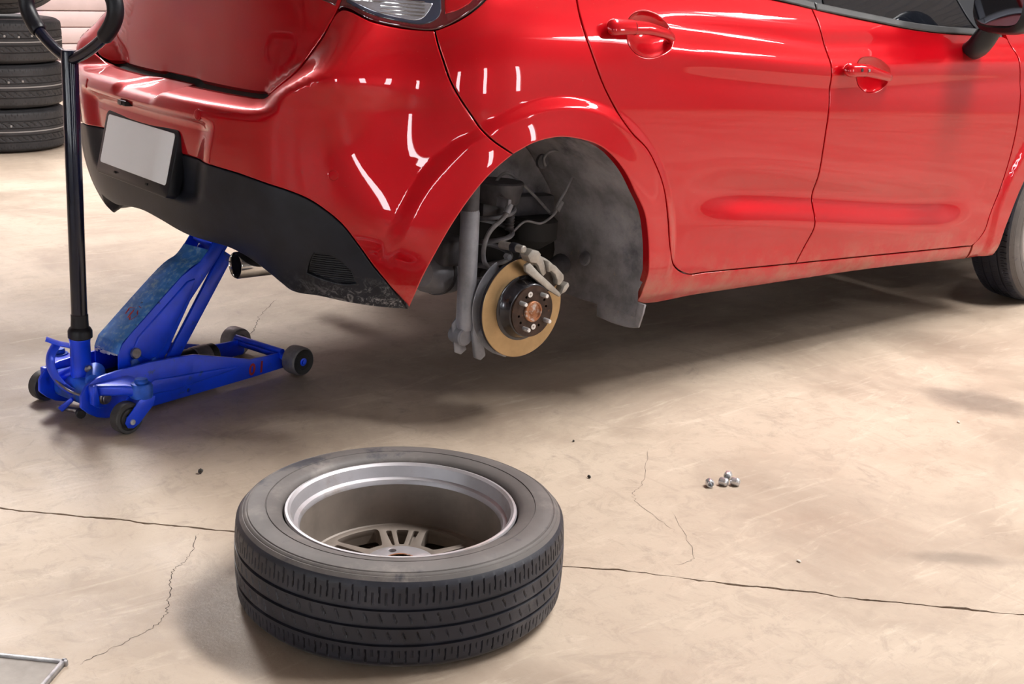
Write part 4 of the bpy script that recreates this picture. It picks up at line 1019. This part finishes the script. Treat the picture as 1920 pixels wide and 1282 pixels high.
# ------------------------------------------------------------------ trolley jack (own frame: x along its length, z up)
jk = empty('trolley_jack', (-.914, -.115, 0), (0, 0, math.radians(13.0)))
tag(jk, 'blue trolley jack with long black handle lifting the red car', 'jack')
plate_o = [(-.080, .062), (-.078, .092), (-.064, .113), (-.046, .124), (-.018, .131), (.030, .134), (.132, .135), (.200, .131), (.276, .124), (.380, .094), (.473, .067), (.535, .063), (.600, .061), (.604, .050), (.604, .022), (.597, .014), (.474, .012), (.266, .012), (.143, .012), (.043, .012), (-.010, .017), (-.036, .026), (-.058, .040)]
for sg in (-1, 1):
    y0 = sg*.09
    pm = plate_with_holes(np.array(plate_o), [circle(.0055, 16, (.253, .028))], -.005, .005); pm.v = [(x, y0+z, y) for x, y, z in pm.v]
    pl_ = pm.build('side_plate', 'blue', jk, .002, 2)
    # pressed rib and folded top flange
    MB().prism([(.075, .052), (.14, .086), (.40, .062), (.435, .055), (.40, .050), (.20, .040)], (0, y0-sg*.0 + (.004 if sg > 0 else -.004)+.004, 0), (1, 0, 0), (0, 0, 1), .008).build('pressed_rib', 'blue', pl_, .004, 3)
    MB().lathe([(.030, 0), (.030, .006), (.026, .014), (.018, .016), (.0, .016)], (-.024, y0+sg*.004, .080), (0, sg, 0), 28).build('pivot_boss', 'blue', pl_)
    MB().lathe([(.0165, .012), (.0165, .022), (.0125, .024), (.0125, .030), (.011, .032), (.0, .032)], (-.024, y0+sg*.004, .080), (0, sg, 0), 24).build('pivot_bolt', 'bolt', pl_)
    # caster: bracket, swivel, fork, wheel
    cb = MB().prism([(-.072, .0), (-.060, -.020), (.0, -.085), (.030, -.100), (.062, -.090), (.072, -.065), (.070, .0)], (0, 0, 0), (1, 0, 0), (0, 1, 0), .012)
    cb = MB(); n_ = 0
    pts = [(-.060, .0), (-.052, .022), (.004, .072), (.018, .108), (.040, .116), (.064, .106), (.070, .085), (.062, .0)]
    cb.prism([(x, sg*(y+.088)) for x, y in pts], (0, 0, .089), (1, 0, 0), (0, 1, 0), .028)
    cbo = cb.build('caster_bracket', 'blue', jk, .007, 3)
    MB().prism([(-.064, .070), (-.064, .122), (-.050, .122), (-.044, .070)], (0, sg*.105, 0), (1, 0, 0), (0, 0, 1), .02).build('bracket_web', 'blue', cbo, .004)
    MB().lathe([(.028, .084), (.028, .113), (.024, .120), (.017, .122), (.017, .129), (.014, .132), (.0, .132)], (.040, sg*.178, 0), (0, 0, 1), 28).build('swivel_cap', 'blue_dirty', cbo)
    for ysg in (-1, 1):
        MB().prism([(.066, .086), (.016, .086), (-.002, .066), (-.022, .048), (-.028, .034), (-.020, .020), (-.004, .016), (.014, .024), (.034, .042), (.058, .062)], (0, sg*.178+ysg*.021+.0025, 0), (1, 0, 0), (0, 0, 1), .005).build('caster_fork', 'blue', cbo, .002)
    cw_ = MB().lathe([(.012, -.014), (.024, -.014), (.026, -.010), (.029, -.010), (.031, -.016), (.038, -.016), (.0405, -.012), (.0405, .012), (.038, .016), (.031, .016), (.029, .010), (.026, .010), (.024, .014), (.012, .014)], (-.008, sg*.178, .0405), (0, 1, 0), 40, closed=True).build('caster_wheel', 'caster', jk, angle=30)
    MB().cyl((-.008, sg*.178-.028, .034), (-.008, sg*.178+.028, .034), .0075, n=14, bev=.001).build('caster_axle', 'chrome_dull', cw_)
    # front roller
    rl = MB().lathe([(.010, -.020), (.020, -.018), (.024, -.024), (.036, -.026), (.041, -.022), (.0425, -.014), (.0425, .014), (.041, .022), (.036, .026), (.024, .024), (.020, .018), (.010, .020)], (.612, sg*.135, .0425), (0, 1, 0), 44, closed=True).build('front_roller', 'roller', jk, angle=30)
    MB().lathe([(.037, .024), (.037, .0268), (.024, .0248), (.021, .019), (.012, .019)], (.612, sg*.135, .0425), (0, sg, 0), 40).build('roller_face', 'roller_dark', rl)
    MB().lathe([(.012, .018), (.012, .025), (.007, .026), (.007, .030), (.0, .031)], (.612, sg*.135, .0425), (0, sg, 0), 20).build('roller_axle', 'blue', rl)
MB().cyl((.590, -.13, .052), (.590, .13, .052), .012, n=16).build('front_axle', 'blue', jk)
MB().cyl((.585, -.10, .066), (.585, .10, .066), .009, n=14).build('tie_rod', 'blue', jk)
# painted number on the near plate
cu = bpy.data.curves.new('painted_number', 'FONT'); cu.body = '01'; cu.size = .046; cu.extrude = .0003; cu.space_character = 1.5; cu.shear = .12; cu.offset = .0012
to = bpy.data.objects.new('tmp', cu); COL.objects.link(to); dg = bpy.context.evaluated_depsgraph_get()
me = bpy.data.meshes.new_from_object(to.evaluated_get(dg)); bpy.data.objects.remove(to); me.materials.clear(); me.materials.append(M['redpaint'])
o = link('painted_number', me, jk); o.location = (.462, -.0955, .021); o.rotation_euler = (PI/2, 0, 0)
# hydraulic block, ram, release parts at the handle end
MB().box((.0, 0, .080), (.090, .166, .070)).build('pump_block', 'blue_dirty', jk, .014, 3)
MB().cyl((-.030, -.075, .112), (.025, -.010, .118), .020, .024, 20, .006).build('pump_body', 'blue_dirty', jk)
MB().cyl((-.052, .045, .10), (-.020, .02, .118), .016, .016, 18, .004).build('pump_body', 'blue', jk)
MB().cyl((.045, 0, .075), (.42, 0, .072), .034, n=24, bev=.006).build('ram_cylinder', 'roller_dark', jk)
MB().cyl((.34, .0, .073), (.395, .0, .072), .036, n=24, bev=.004).build('cylinder_collar', 'roller', jk)
MB().tube(crom([(-.064, .055, .150), (-.074, .03, .118), (-.066, -.01, .090), (-.050, -.05, .078), (-.030, -.082, .076)], 6), .0035, 8).build('release_spring', 'bolt', jk)
MB().cyl((-.065, .030, .030), (-.040, -.050, .030), .007, n=12).build('release_rod', 'bolt', jk)
MB().cyl((-.052, -.045, .032), (-.060, -.062, .032), .012, n=16, bev=.002).build('release_knob', 'roller_dark', jk)
MB().prism([(-.008, -.006), (.030, .024), (.036, .014), (.004, -.018)], (-.066, .012, .042), (.6, -.75, 0), (0, 0, 1), .012).build('release_lever', 'blue', jk, .003)
# foot pedal: a bent flat bar that loops round the socket
ped = crom([(-.074, .052, .210), (-.050, .034, .197), (-.026, .020, .188), (-.002, -.006, .170), (.002, -.016, .150)], 6)
pe = MB().tube(ped, .013, 10, flat=(.28, 1.5)).build('foot_pedal', 'blue', jk, angle=50)
ped2 = crom([(-.055, .036, .196), (-.074, .034, .170), (-.078, .030, .140), (-.068, .018, .106), (-.050, .0, .080), (-.024, -.02, .066)], 6)
MB().tube(ped2, .012, 12, flat=(.55, 1.3)).build('pedal_arm', 'blue', pe, angle=50)
# socket and handle
hx, hy = -.016, -.004
so = MB().lathe([(.026, .10), (.0255, .205), (.0265, .2065), (.0265, .212), (.024, .213)], (hx, hy, 0), (.012, .0, 1), 28).build('handle_socket', 'blue', jk)
MB().lathe([(.010, 0), (.010, .008), (.006, .011), (.0, .012)], (hx+.004, hy-.024, .135), (.2, -1, 0), 14).build('socket_screw', 'bolt', so)
def hp(w_): return Vector((hx+.012*w_, hy-.012*w_, w_))
pole = MB().lathe([(.026, .212), (.0305, .215), (.0305, .232), (.0265, .240), (.0225, .243), (.0215, .262), (.0215, .275), (.0200, .276)], (hx, hy, 0), (.012, -.012, 1), 28).build('handle_collar', 'grip', jk)
hd = MB().lathe([(.0200, .27), (.0200, .925), (.0185, .930), (.0, .932)], (hx, hy, 0), (.012, -.012, 1), 28).build('handle_pole', 'pole', jk)
b0 = hp(.905)
ringp = [(.0, 0), (.055, .022), (.108, .052), (.142, .080), (.166, .115), (.165, .150), (.140, .178), (.10, .188), (.0, .190)]
path = [b0+Vector((0, v_, w_)) for v_, w_ in ringp]; path = path + [b0+Vector((0, -v_*1.12, w_+.0)) for v_, w_ in ringp[::-1][1:]]
full = crom(path, 7); k = len(full)
MB().tube(full, .0135, 14).build('handle_loop', 'pole', hd)
i0, i1 = int(k*.145), int(k*.855)
MB().tube(full[i0:i1], [.0165]+[.0195]*(i1-i0-2)+[.0165], 16).build('foam_grip', 'grip', hd)
# lift arm: two cheeks, worn top cover, saddle, radius links
top = [(.064, .120), (.066, .160), (.078, .184), (.100, .204), (.275, .3345), (.336, .364), (.366, .391), (.400, .430)]
low_ = [(.440, .425), (.405, .372), (.300, .262), (.205, .115), (.150, .090), (.085, .095)]
la = MB().box((.10, 0, .155), (.02, .098, .02)).build('lift_arm', 'blue', jk, .002)
for sg in (-1, 1):
    ck = MB().prism(top+low_, (0, sg*.050+.003, 0), (1, 0, 0), (0, 0, 1), .006).build('arm_cheek', 'blue', la, .002)
    MB().prism([(.105, .160), (.125, .196), (.290, .318), (.318, .322), (.306, .290), (.205, .150), (.165, .118)], (0, sg*.053+.004, 0), (1, 0, 0), (0, 0, 1), .008).build('pressed_panel', 'blue', la, .004, 3)
    MB().lathe([(.0145, 0), (.0145, .008), (.012, .010), (.0, .010)], (.113, sg*.056, .156), (0, sg, 0), 24).build('arm_bolt', 'bolt', la)
    MB().prism([(.096, .140), (.112, .145), (.124, .128), (.128, .100), (.100, .095)], (0, sg*.060+.004, 0), (1, 0, 0), (0, 0, 1), .008).build('arm_lug', 'blue_dirty', la, .003)
    MB().prism([(.160, .130), (.172, .134), (.182, .120), (.178, .098), (.158, .098)], (0, sg*.060+.004, 0), (1, 0, 0), (0, 0, 1), .008).build('arm_lug', 'blue_dirty', la, .003)
    lk = [(.232, .100), (.258, .100), (.450, .362), (.428, .376)]
    MB().prism([(.206, .100), (.252, .100), (.452, .360), (.416, .385)], (0, sg*.046+.006, 0), (1, 0, 0), (0, 0, 1), .012).build('radius_link', 'blue', jk, .003)
cov = MB(); tp = crom([(x, 0, z) for x, z in top[1:-1]], 5); v = []; f = []
off_ = []
for i, q in enumerate(tp):
    t = (tp[min(i+1, len(tp)-1)]-tp[max(i-1, 0)]).normalized(); nn = Vector((-t.z, 0, t.x))
    for y in (-.0515, -.049, .049, .0515): v.append(q+nn*(.003 if abs(y) < .05 else .001)+Vector((0, y, 0)))
n = len(tp); f = [(i*4+j, i*4+j+1, i*4+j+5, i*4+j+4) for i in range(n-1) for j in range(3)]
MB().add(v, f).build('arm_cover', 'blue_worn', la, angle=60)['label'] = 'scuffed pale blue top face'
# brushed red scrawl and scraped metal on the cover
def on_cover(t_, y):
    a, b = Vector((.100, 0, .204)), Vector((.275, 0, .3345)); d = (b-a).normalized(); nn = Vector((-d.z, 0, d.x)); q = a+(b-a)*t_
    return q+nn*.0036+Vector((0, y, 0))
rs = random.Random(3)
for (t0, y0, t1, y1, w_) in ((.26, .018, .37, .022, .0032), (.36, .024, .38, .002, .003), (.22, .0, .36, .004, .0034), (.20, -.014, .30, -.024, .003), (.30, -.024, .36, -.012, .003), (.20, -.014, .25, -.004, .003), (.42, .0, .40, -.018, .0022)):
    p0, p1 = on_cover(t0, y0), on_cover(t1, y1)
    MB().tube([p0.lerp(p1, i/4)+Vector((0, rs.gauss(0, .0008), 0)) for i in range(5)], [w_*.6, w_, w_*1.2, w_, w_*.5], 8, flat=(.12, 1)).build('paint_scrawl', 'redpaint', la)
for k in range(9):
    y = -.042+.0105*k; q = Vector((.0655, y, .158+rs.gauss(0, .002)))
    MB().box(q, (.0025, .009+.004*rs.random(), .006+.006*rs.random()), Matrix.Rotation(.12, 3, 'Y')).build('scraped_patch', 'whitepaint', la, .0008, 1)
MB().prism([(.385, .405), (.398, .440), (.436, .455), (.462, .440), (.455, .400), (.43, .37)], (0, .040, 0), (1, 0, 0), (0, 0, 1), .080).build('saddle_yoke', 'blue', la, .004)
MB().lathe([(.0, .0), (.044, .0), (.048, .006), (.048, .020), (.040, .022), (.0, .022)], (.425, 0, .448), (0, 0, 1), 28).build('saddle', 'blue_dirty', la)

# ------------------------------------------------------------------ lug nuts, hatch, grit
def nut(loc, rot, label):
    root = empty('lug_nut', loc, rot)
    hexp = [(.0105*math.cos(PI/3*k), .0105*math.sin(PI/3*k)) for k in range(6)]
    b = MB(); n = 36; prof = [(.0062, .0), (.0066, -.0006), (.0085, .0), (.0098, .004), (1, .0055), (1, .016), (.0086, .0185), (.006, .0205), (.0, .0212)]
    v = []; f = []
    for i in range(n):
        a = 2*PI*i/n; hexr = .0095/math.cos(((a+PI/6) % (PI/3))-PI/6)
        for r, h in prof:
            r_ = min(hexr, .0104) if r == 1 else r
            v.append((r_*math.cos(a), r_*math.sin(a), h))
    m_ = len(prof)
    for i in range(n):
        j = (i+1) % n
        for k in range(m_-1): f.append((i*m_+k, j*m_+k, j*m_+k+1, i*m_+k+1))
    MB().add(v, f).build('nut_body', 'chrome_dull', root, angle=18)
    MB().lathe([(.0062, .0), (.0060, .012), (.0, .012)], (0, 0, 0), (0, 0, 1), 24, cap=False).build('thread_bore', 'chrome_dull', root)
    tag(root, label, 'lug nut', 'chrome lug nuts lying on the concrete')
    return root
def aim(d, roll=0.):
    q = Vector(d).to_track_quat('Z', 'Y'); return (q @ Matrix.Rotation(roll, 3, 'Z').to_quaternion()).to_euler()
nut((.106, -1.362, .0095), aim((.55, .83, .0)), 'chrome lug nut lying apart with its threaded hole showing')
nut((.143, -1.358, .0095), aim((.25, -.97, .0), .3), 'chrome lug nut lying alone between the single nut and the touching pair')
nut((.166, -1.374, .0095), aim((.30, -.95, .05), .2), 'front chrome lug nut of the touching pair')
nut((.176, -1.351, .0095), aim((.80, .45, .0), .5), 'rear chrome lug nut of the touching pair')

ha = empty('floor_hatch', (-1.408, -1.267, 0), (0, 0, math.radians(134.3)))
tag(ha, 'steel-edged inspection hatch set in the concrete floor', 'hatch')
MB().box((.30, .30, .002), (.60, .60, .006)).build('hatch_plate', 'hatch', ha, .001, 1)
for c, s_ in (((.30, .004, .004), (.608, .008, .012)), ((.30, .596, .004), (.608, .008, .012)), ((.004, .30, .004), (.008, .608, .012)), ((.596, .30, .004), (.008, .608, .012))):
    MB().box(c, s_).build('edge_strip', 'hatch_edge', ha, .002, 2)
def grit(loc, size, m, label, group='bits of grit on the floor'):
    bm = bmesh.new(); bmesh.ops.create_icosphere(bm, subdivisions=1, radius=1)
    r = random.Random(str(loc))
    for v_ in bm.verts: v_.co = Vector((v_.co.x*size[0], v_.co.y*size[1], v_.co.z*size[2]))*(.75+.5*r.random())
    lo = min(v_.co.z for v_ in bm.verts)
    for v_ in bm.verts: v_.co.z -= lo
    me = bpy.data.meshes.new('grit'); bm.to_mesh(me); bm.free(); me.materials.append(M[m])
    o = link('grit', me); o.location = (*loc, 0); o.rotation_euler = (0, 0, r.random()*6)
    tag(o, label, 'grit', group); return o
grit((-.096, -1.156), (.005, .004, .004), 'stone', 'dark crumb of grit between the lying wheel and the lug nuts')
grit((.032, -.955), (.004, .003, .003), 'stone', 'tiny dark crumb of grit under the raised brake disc side')
grit((1.043, -1.432), (.008, .004, .003), 'stone_light', 'pale chip lying alone on the bare concrete')
grit((-.030, -1.736), (.007, .003, .002), 'stone_light', 'small tan flake beside the slab joint')
grit((-.848, -.632), (.007, .006, .006), 'stone', 'black rubber crumb between the jack and the slab joint')
